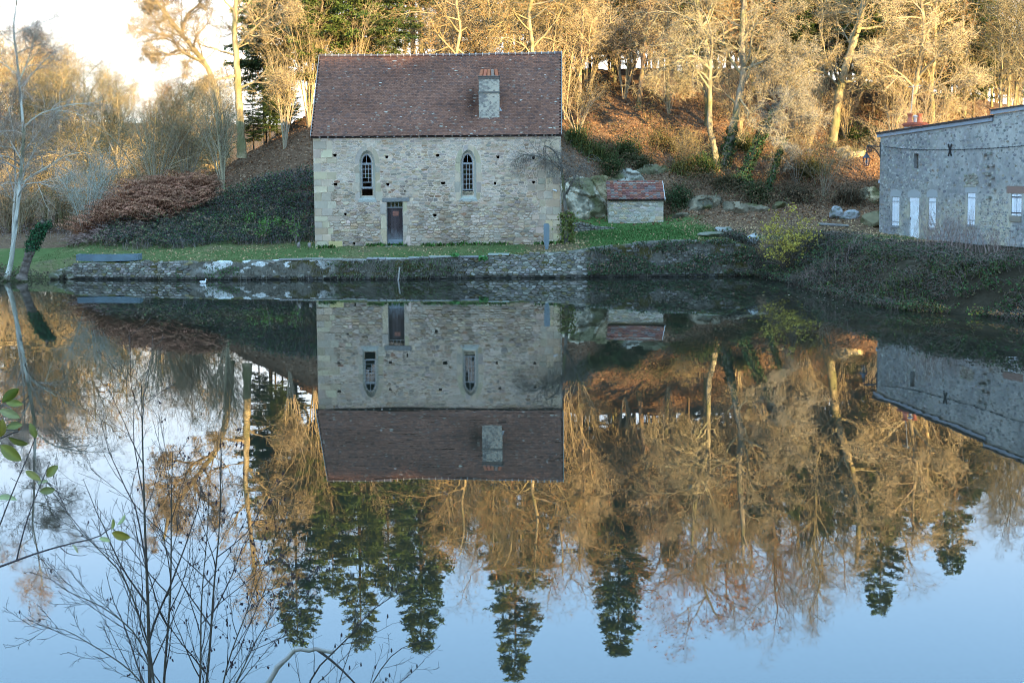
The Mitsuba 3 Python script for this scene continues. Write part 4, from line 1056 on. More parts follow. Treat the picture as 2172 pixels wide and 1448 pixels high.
def crag(key, px, py, Y, w, h, col, label, amp=.45, group=None):
    """A craggy face coming out of the slope: the slope's own surface, finely cut, broken and pushed out; its rim dives into the ground."""
    ctr = at(px, py, Y); nu, nv_ = int(w * 2 / .055), int(h * 2 / .05)
    U, V_ = np.meshgrid(np.linspace(-1, 1, nu), np.linspace(-1, 1, nv_), indexing='ij')
    x, y = ctr[0] + U * w, ctr[1] + V_ * h
    z = H(x, y); q = np.stack([x, y, z], -1)
    rad_ = np.sqrt(U ** 2 + V_ ** 2) + .7 * (meshkit.fbm(q * .9, 3, 12) - .5)
    inside = 1 - np.clip((rad_ - .5) / .4, 0, 1)
    wob = q + 1.1 * (meshkit.fbm(q * .9, 2, 3)[..., None] - .5)
    cell = np.floor(np.stack([wob[..., 0] * 1.25 + .5 * wob[..., 2], wob[..., 2] * 1.5 - .35 * wob[..., 0], wob[..., 1] * .5], -1))
    hsh = np.modf(np.abs(np.sin(cell @ np.array([12.99, 78.2, 37.7])) * 4375.5))[0]
    rdg = np.abs(meshkit.fbm(q * [1.3, 1.3, .8], 3, 4) - .5) * 2
    d = (.16 + amp * (.55 * hsh + .5 * (meshkit.fbm(q * .8, 2, 1) - .5) + .8 * np.minimum(rdg, .3) + .35 * (meshkit.fbm(q * 4.5, 3, 2) - .5))) * inside - .35 * (1 - inside)
    P = q + d[..., None] * np.array([0, -.85, .5]); P = P.reshape(-1, 3)
    i, j = np.meshgrid(np.arange(nu - 1), np.arange(nv_ - 1), indexing='ij'); q4_ = np.stack([i * nv_ + j, (i + 1) * nv_ + j, (i + 1) * nv_ + j + 1, i * nv_ + j + 1], -1).reshape(-1, 4)
    nz = meshkit.fbm(P * 1.4, 3, 5)[:, None]; st = meshkit.fbm(P * [2.2, 2.2, .6], 3, 6)[:, None]
    c = np.asarray(col) * (.6 + .8 * nz) * (.8 + .4 * hsh.reshape(-1, 1)); c = c + (np.array([.09, .085, .06]) - c) * np.clip((st - .5) * 6, 0, .85); ms = np.clip((meshkit.fbm(P * .9, 2, 8)[:, None] - .5) * 8, 0, .85); c = c * (1 - ms) + np.array([.075, .075, .03]) * ms
    put(key, MB().add(P, np.vstack([q4_[:, [0, 1, 2]], q4_[:, [0, 2, 3]]]), c).dict('matte'), label, 'rock', group)


pale, grey_, ochre = (.36, .31, .235), (.25, .245, .225), (.38, .30, .17)
crag('rock', 1235, 405, 104.0, 2.3, 1.7, (.42, .365, .265), 'broad pale rock face behind the right corner of the stone house')
crag('rock', 1285, 372, 105.0, 1.5, 1.2, (.36, .28, .17), 'ochre stained rock face left of the shed roof')
crag('rock', 1330, 355, 105.7, 1.5, 1.1, (.28, .26, .21), 'dark streaked rock directly above the shed roof')
crag('rock', 1388, 338, 106.9, 1.5, 1.0, (.42, .37, .29), 'pale bare rock slab above the right end of the shed roof')
crag('rock', 1640, 318, 110.6, 1.4, 1.0, (.40, .34, .25), 'pale rock ledge high on the slope behind the ivy clad trunks')
crag('rock', 1800, 300, 111.2, 1.6, 1.5, (.40, .32, .19), 'golden lit rock ledge right of the leaning pale tree')
crag('rock', 1850, 385, 104.9, 1.2, 1.4, (.38, .30, .18), 'ochre rock ledge beside the corner of the right building')
for x, y, Y, w_, h_, l in ((1490, 432, 103.4, 1.9, 1.3, 'grey jagged outcrop at the foot of the slope right of the shed'), (1560, 455, 102.6, 1.6, 1.0, 'low grey outcrop left of the yellow shrub'), (1605, 455, 102.9, 1.4, 1.0, 'grey fluted outcrop above the yellow shrub'), (1440, 462, 102.4, 1.1, .9, 'small low outcrop close right of the shed'), (1655, 445, 103.0, 1.0, .9, 'rightmost small grey outcrop above the yellow shrub')):
    crag('outcrop', x, y, Y, w_ * .8, h_ * .8, (.19, .155, .105), l, amp=.42)
put_rock('boulder', 1594, 507, 89.6, (.42, .35, .38), (.40, .40, .38), 'white lichened boulder standing on the quay by the yellow shrub', 'boulder')
put_rock('boulder', 1535, 487, 93.0, (.55, .4, .22), grey_, 'grey flat boulder on the grass right of the shed', 'boulder')
put_rock('boulder', 1515, 497, 90.0, (.95, .5, .16), (.15, .145, .11), 'long mossy slab lying on top of the quay wall', 'boulder')
for x, y, s, l in ((1772, 452, (.5, .4, .45), 'upright grey stone leftmost of the small stone pile on the litter'), (1788, 466, (.55, .4, .3), 'squat grey stone in front of the small stone pile'), (1806, 458, (.55, .3, .4), 'slanting grey slab rightmost of the small stone pile')):
    put_rock('pile_stone', x, y, 100.3, s, (.27, .265, .26), l, 'stone')
put_rock('mossy_rock', 1858, 470, 98.6, (.9, .8, .7), (.17, .15, .09), 'brown mossy rock against the foot of the right building', 'rock')
for x, y, s, l in ((633, 522, (.1, .1, .22), 'slim brown marker stone on the lawn left of the house'), (656, 521, (.12, .1, .17), 'short grey marker stone beside the left corner of the house')):
    put_rock('marker_stone', x, y, 91.6, s, (.26, .22, .2), l, 'stone', zoff=.05)
for i, (x, y, s) in enumerate(((128, 583, (.35, .3, .28)), (143, 575, (.3, .3, .25)), (150, 588, (.32, .3, .2)), (113, 587, (.35, .3, .2)))):
    put_rock('fallen_stone', x, y, 90.0 - .1 * i, s, (.2, .19, .15), 'mossy fallen stone at the broken left end of the quay wall', 'stone', 'fallen stones at the left end of the quay', zoff=None)
p0, p1 = at(1735, 484, 97.5), at(1800, 484, 97.4); p0[2] = H(p0[0], p0[1]) + .08; p1[2] = H(p1[0], p1[1]) + .08
v, f, _ = sweep(np.linspace(p0, p1, 5)[None], np.array([[.07, .09, .085, .08, .06]]), 6); put('fallen_log', MB().add(v, f, jit(len(v), (.2, .19, .17), .2, rng)).dict(), 'thin grey log lying on the leaf litter before the stone pile', 'log')

# ------------------------------------------------------------------ boat, board, stake, duck
rng = np.random.default_rng(54)
b0, b1 = at(171, 549, 90.6), at(300, 548, 90.6)
zb1 = float(np.interp((b0[0] + b1[0]) / 2, QX, QZ)) + .04
L_ = b1[0] - b0[0]; bk = thing('punt', 'weathered blue-grey flat-bottomed boat lying on the lawn at the left end of the quay', 'boat')
def hull(x, y, z): return np.array([b0[0] + x * L_, 90.2 + y, zb1 + z])
xs_ = np.linspace(0, 1, 12); rk = .09 * (2 * xs_ - 1) ** 2
for sy, nm in ((-.55, 'side_board'), (.55, 'side_board')):
    v = np.vstack([[hull(x, sy * (1 - .12 * (2 * x - 1) ** 2) + dy, z) for x, r in zip(xs_, rk) for z in (.02 + r * .4, .36 + r * .35)] for dy in (0, .03)])
    f = sum([[[2 * j, 2 * j + 2, 2 * j + 3], [2 * j, 2 * j + 3, 2 * j + 1], [24 + 2 * j, 24 + 2 * j + 1, 24 + 2 * j + 3], [24 + 2 * j, 24 + 2 * j + 3, 24 + 2 * j + 2], [2 * j + 1, 2 * j + 3, 24 + 2 * j + 3], [2 * j + 1, 24 + 2 * j + 3, 24 + 2 * j + 1]] for j in range(11)], [])
    put(f'{bk}__{nm}', MB().add(v, f, jit(len(v), (.10, .145, .17), .15, rng, .02)).dict('satin'))
v = np.array([hull(x, sy * .5, .03 + r * .4) for x, r in zip(xs_, rk) for sy in (-1, 1)]); f = sum([[[2 * j, 2 * j + 1, 2 * j + 3], [2 * j, 2 * j + 3, 2 * j + 2]] for j in range(11)], [])
put(f'{bk}__bottom', MB().add(v, f, (.07, .09, .10)).dict())
for x in (0, 1): put(f'{bk}__end_board', MB().add(np.array([hull(x + dx, sy * .49, z) for dx in (-.006, .006) for sy in (-1, 1) for z in (.06, .40)]), BOXF, (.10, .14, .165)).dict('satin'))
for x in (.3, .72): put(f'{bk}__thwart', MB().add(np.array([hull(x + dx, sy * .53, z) for dx in (-.03, .03) for sy in (-1, 1) for z in (.28, .31)]), BOXF, (.12, .15, .17)).dict('satin'))
t0, b0 = at(1159.5, 474, 89.8), at(1159.5, 531, 89.8)
v = np.array([[b0[0] + dx, 89.8 + dy, z] for z, w_ in ((b0[2] - .3, .05), (b0[2] + .05, .07), (b0[2] + .45, .15), (t0[2] - .06, .16), (t0[2], .10)) for dx, dy in ((-w_, 0), (w_, 0), (w_, .05), (-w_, .05))])
f = sum([[[4 * k + j, 4 * k + (j + 1) % 4, 4 * k + 4 + (j + 1) % 4], [4 * k + j, 4 * k + 4 + (j + 1) % 4, 4 * k + 4 + j]] for k in range(4) for j in range(4)], []) + [[16, 17, 18], [16, 18, 19]]
put('wooden_board', MB().add(v, f, jit(20, (.13, .165, .18), .1, rng, .02)).dict('satin'), 'blue-grey pointed board standing upright before the right end of the house', 'board')
q0, q1 = gz(843, 594, 0), None; q0 = q0 + [0, -.15, -.4]; q1 = at(848, 566, q0[1] - .1)
v, f, _ = sweep(np.linspace(q0, q1, 4)[None], np.array([[.045, .04, .035, .03]]), 6); put('stake', MB().add(v, f, jit(len(v), (.33, .31, .27), .15, rng)).dict(), 'pale leaning stake standing in the water against the quay wall', 'stake')
dp_ = gz(431, 601, 0)
import manifold3d as m3
def hullsph(sp):
    ms = [m3.Manifold.sphere(r, 20).translate(c) for c, r in sp]; return m3.Manifold.batch_hull(ms) if hasattr(m3.Manifold, 'batch_hull') else m3.Manifold.hull(sum(ms[1:], ms[0]))
body = hullsph([((-.05, 0, .05), .085), ((.06, 0, .05), .075), ((-.17, 0, .10), .02), ((.11, 0, .07), .045)]) + hullsph([((.11, 0, .08), .042), ((.125, 0, .15), .028)]) + hullsph([((.125, 0, .15), .028), ((.135, 0, .20), .034)]) + hullsph([((.135, 0, .205), .036), ((.155, 0, .20), .028)])
bm = body.refine_to_length(.02).to_mesh(); dm = trimesh.Trimesh(bm.vert_properties[:, :3], bm.tri_verts); trimesh.smoothing.filter_taubin(dm, iterations=8)
duck = thing('duck', 'small white duck floating on the pond in front of the lichened quay wall', 'duck')
put(f'{duck}__body', MB().add(np.asarray(dm.vertices) + dp_, dm.faces, (.62, .62, .60)).dict('matte', True))
bl = hullsph([((.165, 0, .195), .014), ((.215, 0, .185), .008)]).to_mesh(); put(f'{duck}__bill', MB().add(bl.vert_properties[:, :3] + dp_, bl.tri_verts, (.55, .30, .06)).dict('satin'))
for sy in (-1, 1):
    wg = hullsph([((-.12, sy * .055, .10), .018), ((.04, sy * .07, .085), .028), ((-.02, sy * .075, .06), .025)]).to_mesh(); put(f'{duck}__wing', MB().add(wg.vert_properties[:, :3] + dp_, wg.tri_verts, (.58, .58, .56)).dict('matte', True))
    ey = hullsph([((.148, sy * .031, .212), .006), ((.150, sy * .031, .212), .006)]).to_mesh(); put(f'{duck}__eye', MB().add(ey.vert_properties[:, :3] + dp_, ey.tri_verts, (.01, .01, .01)).dict())

# ------------------------------------------------------------------ trees
BARK, PALE = (.20, .17, .11), (.33, .28, .19)
TWIG = (.215, .165, .08)
def put_tree(key, A, Cn, label, cat='tree', group=None, extra=()):
    k = thing(key, label, cat, group)
    put(f'{k}__trunk', A.dict('matte', True)); put(f'{k}__crown', Cn.dict('matte'))
    for nm, d in extra: put(f'{k}__{nm}', d)
    return k


def spec(n1=13, n2=8, n3=5, n4=3, t1=(.32, .98), a1=.95, l1=.42, up=.05, wig=.17, r1=.022, lr=.5):
    return [dict(n=n1, t0=t1[0], t1=t1[1], ang=a1, lr=l1, rr=r1, up=up, wig=wig, m=8), dict(n=n2, t0=.2, t1=1, ang=.75, lr=lr, rr=.024, up=up * .8, wig=wig * 1.1, m=6),
            dict(n=n3, t0=.15, t1=1, ang=.75, lr=.55, rr=.018, up=up * .6, wig=wig, m=4), dict(n=n4, t0=.1, t1=1, ang=.7, lr=.6, rr=.016, up=up * .5, wig=wig, m=3)]


def px_path(pts, Y, dys=None): return [at(x, y, Y + (dys[i] if dys else 0)) for i, (x, y) in enumerate(pts)]


def ivy(paths, radii, n, rng, size=.14, spread=.10, col=(.045, .075, .03)):
    mb = MB()
    for P, r in zip(paths, radii):
        P = smooth_path(P, 40); t = rng.uniform(0, 39, n); i = t.astype(int).clip(0, 38); p = P[i] + (P[i + 1] - P[i]) * (t - i)[:, None]
        d = rng.normal(size=(n, 3)); d[:, 2] *= .3; d /= np.linalg.norm(d, axis=1, keepdims=True)
        rr = (r + np.abs(rng.normal(0, spread, (n, 1)))) * (.75 + .5 * meshkit.noise(np.c_[t * .35, d[:, :2] * 1.5])[:, None])
        v, f = leaves(p + d * rr, d + .6 * rng.normal(size=(n, 3)) + [0, 0, .4], size * rng.uniform(.6, 1.3, n), rng, .85)
        mb.add(v, f, np.repeat(jit(n, col, .45, rng, .15), 4, 0))
    return mb


# --- trees one can tell apart
rng = np.random.default_rng(61)
tr = px_path([(513, 335), (509, 250), (505, 190), (502, 130), (497, 70), (500, 10), (505, -90), (512, -200)], 107)
lim = [(px_path([(503, 160), (480, 165), (455, 170), (430, 180)], 107, [0, -.5, -1, -1.5]), .11), (px_path([(500, 105), (540, 60), (580, 30), (625, 25)], 107, [0, -.8, -1.5, -2]), .10), (px_path([(506, 190), (545, 175), (585, 180), (600, 170)], 107, [0, -.5, -1.2, -1.8]), .08)]
A, Cn, _ = bare_tree(tr, .27, rng, spec(16, 8, 6, 3, (.38, .99), 1.0, .26, .03), (.31, .25, .15), (.28, .22, .13), lim)
put_tree('oak_tree', A, Cn, 'tall straight oak with pale yellow trunk on the bank left of the house')
tr = px_path([(478, 335), (468, 240), (443, 150), (414, 108), (386, 75), (356, 35), (327, -5), (310, -70)], 108.5)
lim = [(px_path([(430, 130), (385, 108), (360, 78), (330, 70), (300, 62), (280, 55)], 108.5, [0, -.4, -.8, -1.2, -1.4, -1.6]), .12), (px_path([(414, 108), (375, 108), (350, 118), (330, 116), (310, 118)], 108.5, [0, .3, .6, .9, 1]), .09), (px_path([(386, 75), (400, 30), (425, 5), (432, -30)], 108.5, [0, .3, .6, .9]), .13), (px_path([(356, 35), (335, 48), (322, 30), (316, 5)], 108.5, [0, .3, .6, .9]), .08)]
A, Cn, _ = bare_tree(tr, .23, rng, spec(15, 9, 6, 3, (.42, .99), 1.0, .22, .0, .26), (.19, .15, .095), (.24, .19, .12), lim, trunk_taper=.6)
put_tree('oak_tree', A, Cn, 'leaning oak with crooked limbs reaching left against the white sky')
tr = px_path([(1764, 318), (1772, 260), (1780, 195), (1795, 140), (1812, 85), (1825, 40), (1833, -5), (1838, -60), (1835, -150)], 112)
A, Cn, _ = bare_tree(tr, .30, rng, spec(17, 8, 6, 3, (.2, .99), 1.05, .28, .02, .2), (.31, .25, .155), (.29, .235, .14), [(px_path([(1782, 190), (1730, 150), (1690, 150), (1650, 160)], 112, [0, -.8, -1.5, -2]), .10), (px_path([(1800, 125), (1850, 115), (1890, 90)], 112, [0, -.6, -1]), .09)], trunk_taper=.5)
put_tree('beech_tree', A, Cn, 'big pale trunked tree leaning right on the slope above the lantern')
tr = px_path([(1521, 358), (1514, 310), (1506, 270), (1505, 200), (1506, 140), (1496, 90), (1482, 30), (1475, -40), (1470, -110)], 108)
A, Cn, _ = bare_tree(tr, .20, rng, spec(16, 8, 6, 3, (.3, .99), 1.1, .30, .0, .22), (.24, .22, .15), (.26, .22, .14), [(px_path([(1506, 150), (1470, 120), (1420, 140), (1380, 170)], 108, [0, -.8, -1.4, -2]), .09), (px_path([(1505, 175), (1475, 150), (1455, 165), (1440, 190)], 108, [0, -.5, -.8, -1]), .07)], trunk_taper=.6)
put_tree('oak_tree', A, Cn, 'slim straight mottled tree left of the twin trunks at the foot of the slope')
tr = px_path([(1533, 372), (1545, 310), (1560, 250), (1568, 205), (1577, 150), (1573, 100), (1575, 45), (1582, -30), (1585, -120)], 108.6)
A, Cn, _ = bare_tree(tr, .28, rng, spec(17, 8, 6, 3, (.28, .99), 1.05, .27, .02, .22), (.24, .215, .15), (.26, .22, .14), [(px_path([(1576, 150), (1610, 135), (1650, 120), (1700, 118)], 108.6, [0, -.8, -1.5, -2]), .11), (px_path([(1574, 90), (1610, 50), (1650, 40), (1690, 20)], 108.6, [0, -.5, -.8, -1.4]), .10)], trunk_taper=.6)
iv = ivy([px_path([(1533, 368), (1545, 315), (1553, 270)], 108.6)], [.3], 900, rng)
put_tree('oak_tree', A, Cn, 'dark curving tree with ivy round its foot right of the slim straight tree', extra=[('ivy', iv.dict())])
tr = px_path([(1568, 400), (1588, 350), (1608, 305), (1632, 258), (1652, 225), (1668, 195), (1680, 150), (1690, 100)], 106)
A, Cn, _ = bare_tree(tr, .17, rng, spec(12, 8, 6, 3, (.5, .99), 1.05, .32, .0, .22), (.14, .12, .08), (.25, .22, .16))
iv = ivy([px_path([(1568, 398), (1588, 350), (1608, 305), (1632, 258), (1650, 228)], 106), px_path([(1548, 390), (1560, 378), (1575, 375), (1585, 390)], 105.6)], [.30, .25], 1900, rng, col=(.035, .07, .035))
put_tree('ivy_clad_tree', A, Cn, 'leaning tree thickly clad in dark green ivy at the foot of the slope', extra=[('ivy', iv.dict())])
tr = px_path([(1626, 412), (1640, 365), (1652, 330), (1666, 285), (1672, 250), (1678, 200)], 105)
A, Cn, _ = bare_tree(tr, .09, rng, spec(12, 8, 6, 3, (.3, .99), 1.1, .38, -.03, .2), (.15, .13, .10), (.26, .24, .19))
iv = ivy([px_path([(1626, 410), (1640, 365), (1652, 330), (1664, 292)], 105)], [.12], 900, rng, size=.12)
put_tree('ivy_clad_tree', A, Cn, 'thin ivy clad sapling leaning right beside the thick ivy clad tree', extra=[('ivy', iv.dict())])
tr = px_path([(1353, 244), (1358, 195), (1362, 150), (1368, 90), (1375, 40), (1380, -20), (1384, -100)], 116)
A, Cn, _ = bare_tree(tr, .18, rng, spec(15, 8, 6, 3, (.3, .99), 1.1, .28, .0, .2), (.26, .17, .11), (.33, .26, .17))
put_tree('oak_tree', A, Cn, 'red-brown tree standing alone on the orange litter high above the shed')
tr = px_path([(1229, 215), (1231, 150), (1234, 90), (1236, 30), (1236, -60)], 113)
A, Cn, _ = bare_tree(tr, .13, rng, spec(16, 8, 6, 3, (.15, .99), .8, .34, .06, .14), (.36, .28, .17), (.36, .29, .18))
put_tree('ash_tree', A, Cn, 'slender golden tree just right of the house ridge')
tr = px_path([(1930, 300), (1934, 250), (1938, 200), (1946, 165), (1955, 110), (1960, 60), (1955, 0), (1958, -90)], 110)
A, Cn, _ = bare_tree(tr, .24, rng, spec(16, 8, 6, 3, (.28, .99), 1.15, .36, -.01, .24), (.27, .22, .14), (.38, .31, .19), [(px_path([(1946, 165), (1980, 130), (2010, 100), (2045, 70)], 110, [0, -.8, -1.5, -2]), .13), (px_path([(1940, 190), (1900, 150), (1860, 130), (1830, 120)], 110, [0, -.8, -1.5, -2]), .11), (px_path([(1938, 205), (1985, 185), (2030, 170), (2080, 170)], 110, [0, -1, -1.6, -2]), .10)])
put_tree('oak_tree', A, Cn, 'wide spreading oak with golden branches behind the right building')
# birch on the left edge
W = (.54, .50, .42)
tr = px_path([(14, 592), (22, 560), (32, 480), (39, 420), (46, 345), (50, 290), (44, 210), (36, 130), (29, 60), (36, 0), (40, -80)], 88.4)
lim = [(px_path([(41, 400), (60, 345), (85, 300), (112, 255)], 88.4, [0, -.3, -.5, -.8]), .05), (px_path([(46, 340), (25, 305), (8, 270), (-8, 230)], 88.4, [0, .2, .4, .5]), .05), (px_path([(41, 170), (62, 120), (78, 60)], 88.4, [0, .3, .5]), .04)]
A, Cn, _ = bare_tree(tr, .125, rng, spec(20, 8, 7, 3, (.25, .99), .75, .24, -.03, .13, .011), W, (.30, .22, .16), lim, tw=(3, .35, .007), trunk_taper=.8)
for i, c in enumerate(A.c): A.c[i] = c * np.where((meshkit.noise(A.v[i] * [3, 3, 9], 4) > .72)[:, None], .3, 1.0)
put_tree('birch_tree', A, Cn, 'tall white birch at the left edge of the photo above the pond')
tr = px_path([(18, 592), (24, 555), (27, 490), (29, 440), (33, 380), (30, 300), (15, 220)], 88.9)
A, Cn, _ = bare_tree(tr, .075, rng, spec(13, 8, 6, 3, (.4, .99), .8, .25, -.02, .12, .016), W, (.30, .22, .16), tw=(4, .3, .006))
for i, c in enumerate(A.c): A.c[i] = c * np.where((meshkit.noise(A.v[i] * [4, 4, 9], 5) > .7)[:, None], .3, 1.0)
put_tree('birch_tree', A, Cn, 'thinner second white birch stem close left of the tall birch')
tr = px_path([(46, 592), (58, 550), (72, 515), (85, 488), (96, 470)], 88)
A, Cn, _ = bare_tree(tr, .24, rng, [dict(n=3, t0=.8, t1=1, ang=.6, lr=.2, rr=.05, up=.1, wig=.2, m=4), dict(n=4, t0=.3, t1=1, ang=.6, lr=.5, rr=.03, up=.1, wig=.2, m=3)], (.12, .10, .08), (.15, .12, .09), trunk_taper=.15)
iv = ivy([px_path([(66, 530), (78, 500), (88, 484), (98, 474)], 88)], [.26], 1300, rng, size=.12, col=(.03, .075, .035))
put_tree('tree_stump', A, Cn, 'leaning broken trunk topped with dark ivy beside the birch', extra=[('ivy', iv.dict())])


def multistem(px, py, Y, h, nst, rng, spread=.35, bark=PALE, twig=TWIG, r=.05, sp=None, up=.0, lean=0):
    b = at(px, py, Y); b[2] = min(b[2], float(H(b[0], b[1]))) - .2; A, Cn = MB(), MB()
    for i in range(nst):
        a = rng.uniform(0, 6.28); s = spread * rng.uniform(.3, 1.2); hh = h * rng.uniform(.65, 1.1)
        d = np.array([math.cos(a) * s + lean, math.sin(a) * s * .7, 0]); p = [b + d * .15, b + d * hh * .25 + [0, 0, hh * .35], b + d * hh * .6 + [0, 0, hh * .75], b + d * hh * 1.0 + [0, 0, hh]]
        A2, C2, _ = bare_tree(p, r * rng.uniform(.6, 1.2), rng, sp or [dict(n=7, t0=.3, t1=.98, ang=.55, lr=.40, rr=.014, up=.05, wig=.14, m=5), dict(n=5, t0=.2, t1=1, ang=.6, lr=.55, rr=.012, up=.02, wig=.15, m=3), dict(n=3, t0=.15, t1=1, ang=.6, lr=.6, rr=.01, up=0, wig=.15, m=3)], bark, twig, tw=(1, .35, .009), ksides=5)
        A.add(*A2.mesh()); Cn.add(*C2.mesh())
    return A, Cn
for key, px, py, Y, h, n, kw, lab, cat in (
    ('hazel_bush', 472, 345, 104, 6.5, 15, dict(spread=.30, lean=-.12), 'many stemmed hazel with pale poles beside the tall yellow oak', 'bush'),
    ('hazel_bush', 603, 300, 107, 6.0, 9, dict(spread=.3), 'pale forked hazel clump on the bank just left of the house', 'bush'),
    ('hazel_bush', 655, 262, 109, 8.5, 12, dict(spread=.5, bark=(.36, .29, .17)), 'golden arching hazel behind the left end of the roof', 'bush'),
    ('lichen_bush', 180, 462, 101, 4.6, 12, dict(spread=.5, bark=(.33, .32, .26), twig=(.33, .32, .265), r=.035), 'grey lichen covered bush left of the red bracken', 'bush'),
    ('willow_bush', 330, 400, 108, 6.5, 18, dict(spread=.75, bark=(.34, .28, .19), r=.045), 'fan shaped bare thicket rising behind the red bracken', 'bush'),
    ('willow_bush', 395, 380, 109, 6.0, 14, dict(spread=.6, bark=(.29, .235, .165)), 'bare thicket between the red bracken and the hazel poles', 'bush'),
    ('willow_bush', 235, 420, 112, 6.0, 14, dict(spread=.6, bark=(.33, .29, .22)), 'bare grey thicket behind the grey lichen covered bush', 'bush'),
    ('twiggy_bush', 1690, 385, 107, 3.4, 14, dict(spread=.8, bark=(.24, .20, .15), r=.03), 'low grey twiggy bush on the slope below the big leaning tree', 'bush'),
    ('twiggy_bush', 1745, 400, 105.5, 3.0, 12, dict(spread=.8, bark=(.24, .19, .13), r=.03), 'low brown twiggy bush left of the lantern', 'bush'),
    ('twiggy_bush', 1450, 370, 107, 2.6, 10, dict(spread=.7, bark=(.16, .13, .09), r=.03), 'dark twiggy bush on the slope above the outcrop rocks', 'bush'),
    ('twiggy_bush', 1225, 235, 111, 3.6, 12, dict(spread=.8, bark=(.30, .25, .17), r=.03), 'pale twiggy bush showing right of the roof edge', 'bush')):
    A, Cn = multistem(px, py, Y, h, n, rng, **kw); put_tree(key, A, Cn, lab, cat)
# bare climber hanging over the right corner of the house
cb = hf(np.array([[HW + .35, -.1, -.1]]))[0]
path = [cb, cb + [.0, -.05, 1.3], cb + [-.1, -.1, 2.6], cb + [-.25, -.2, 4.2], cb + [-.6, -.35, 5.2], cb + [-1.2, -.4, 5.6]]
A, Cn, _ = bare_tree(path, .13, rng, [dict(n=13, t0=.55, t1=1, ang=1.2, lr=.30, rr=.02, up=-.06, wig=.22, m=8), dict(n=11, t0=.1, t1=1, ang=.8, lr=.6, rr=.013, up=-.16, wig=.2, m=6), dict(n=6, t0=.1, t1=1, ang=.7, lr=.6, rr=.012, up=-.2, wig=.2, m=4)], (.13, .11, .09), (.16, .135, .11), [([cb + [0, 0, 2.9], cb + [.6, -.2, 4.1], cb + [.9, -.3, 4.6], cb + [1.1, -.3, 4.2]], .06), ([cb + [-.3, -.2, 4.2], cb + [-1.2, -.35, 4.9], cb + [-2.2, -.35, 5.1], cb + [-2.8, -.3, 4.8]], .05)], tw=(1, .4, .008))
iv = ivy([[cb, cb + [0, 0, 1.0], cb + [.05, 0, 1.9]]], [.25], 700, rng, size=.12, spread=.2, col=(.10, .11, .03))
put_tree('climber', A, Cn, 'bare tangled climber hanging over the right corner of the stone house', 'climber', extra=[('leaves', iv.dict())])

# --- prototypes for the wood on the hill
def proto(name, A, Cn, extra=None):
    scene[name] = {'type': 'shapegroup', 'trunk': A.dict('matte', True), 'crown': Cn.dict('matte'), **(extra or {})}
rng = np.random.default_rng(71)
GOLD = (.25, .19, .088)
bares, conifs = [], []
for i, (h, r, s, tk, tg) in enumerate((
    (17, .20, spec(17, 8, 6, 3, (.25, .99), .9, .30, .04, .17), BARK, TWIG), (15, .22, spec(16, 8, 6, 3, (.3, .99), 1.1, .38, .0, .22), (.27, .215, .125), GOLD),
    (19, .18, spec(20, 8, 6, 3, (.3, .99), .75, .26, .07, .13), (.22, .19, .125), (.195, .165, .095)), (13, .15, spec(15, 8, 6, 3, (.15, .99), 1.0, .42, .0, .2), (.28, .22, .13), (.235, .18, .085)),
    (16, .17, spec(17, 8, 6, 3, (.28, .99), 1.0, .33, -.03, .18), (.21, .17, .10), (.22, .15, .075)))):
    p = [[0, 0, -.6]] + [[rng.normal(0, .02 * z), rng.normal(0, .02 * z), z] for z in np.linspace(h * .2, h, 6)]
    A, Cn, tips = bare_tree(p, r, rng, s, tk, tg, tw=(1, .5, .011))
    if i in (1, 4):              # a few withered leaves still hang
        P = tips[:, -1][rng.choice(len(tips), 1500 if i == 1 else 3200)] + rng.normal(0, .15, (1500 if i == 1 else 3200, 3))
        v, f = leaves(P, rng.normal(size=P.shape), .13 * rng.uniform(.6, 1.3, len(P)), rng, .7); Cn.add(v, f, np.repeat(jit(len(P), (.28, .135, .055), .4, rng), 4, 0))
    proto(f'bare_kind_{i}', A, Cn); bares.append((f'bare_kind_{i}', h))
for i, (h, rd, col, n, kw) in enumerate(((19, 3.0, (.065, .088, .026), 190, {}), (17, 3.4, (.055, .08, .028), 170, dict(droop=.3)), (15, 2.1, (.05, .075, .03), 170, dict(bare=.3)))):
    A, Cn = conifer(h, rd, rng, col, n, **kw); proto(f'conifer_kind_{i}', A, Cn); conifs.append((f'conifer_kind_{i}', h))


def plant(key, kind, x, y, h, label, cat='tree', group=None, z=None, rot=None, kd=None):
    name, h0 = kind; k = h / h0; z = float(H(x, y)) - .15 if z is None else z
    kk, i = key, 0
    while kk in scene: i += 1; kk = f'{key}_{i:03d}'
    scene[kk] = {'type': 'instance', 'g': {'type': 'ref', 'id': name}, 'to_world': T().translate([x, y, z]).rotate([0, 0, 1], rng.uniform(0, 360) if rot is None else rot).scale([k * rng.uniform(.95, 1.15), k * rng.uniform(.95, 1.15), k])}
    tag(kk, label, cat, group, kd)
def x_at(px, Y): return at(px, 400, Y)[0]
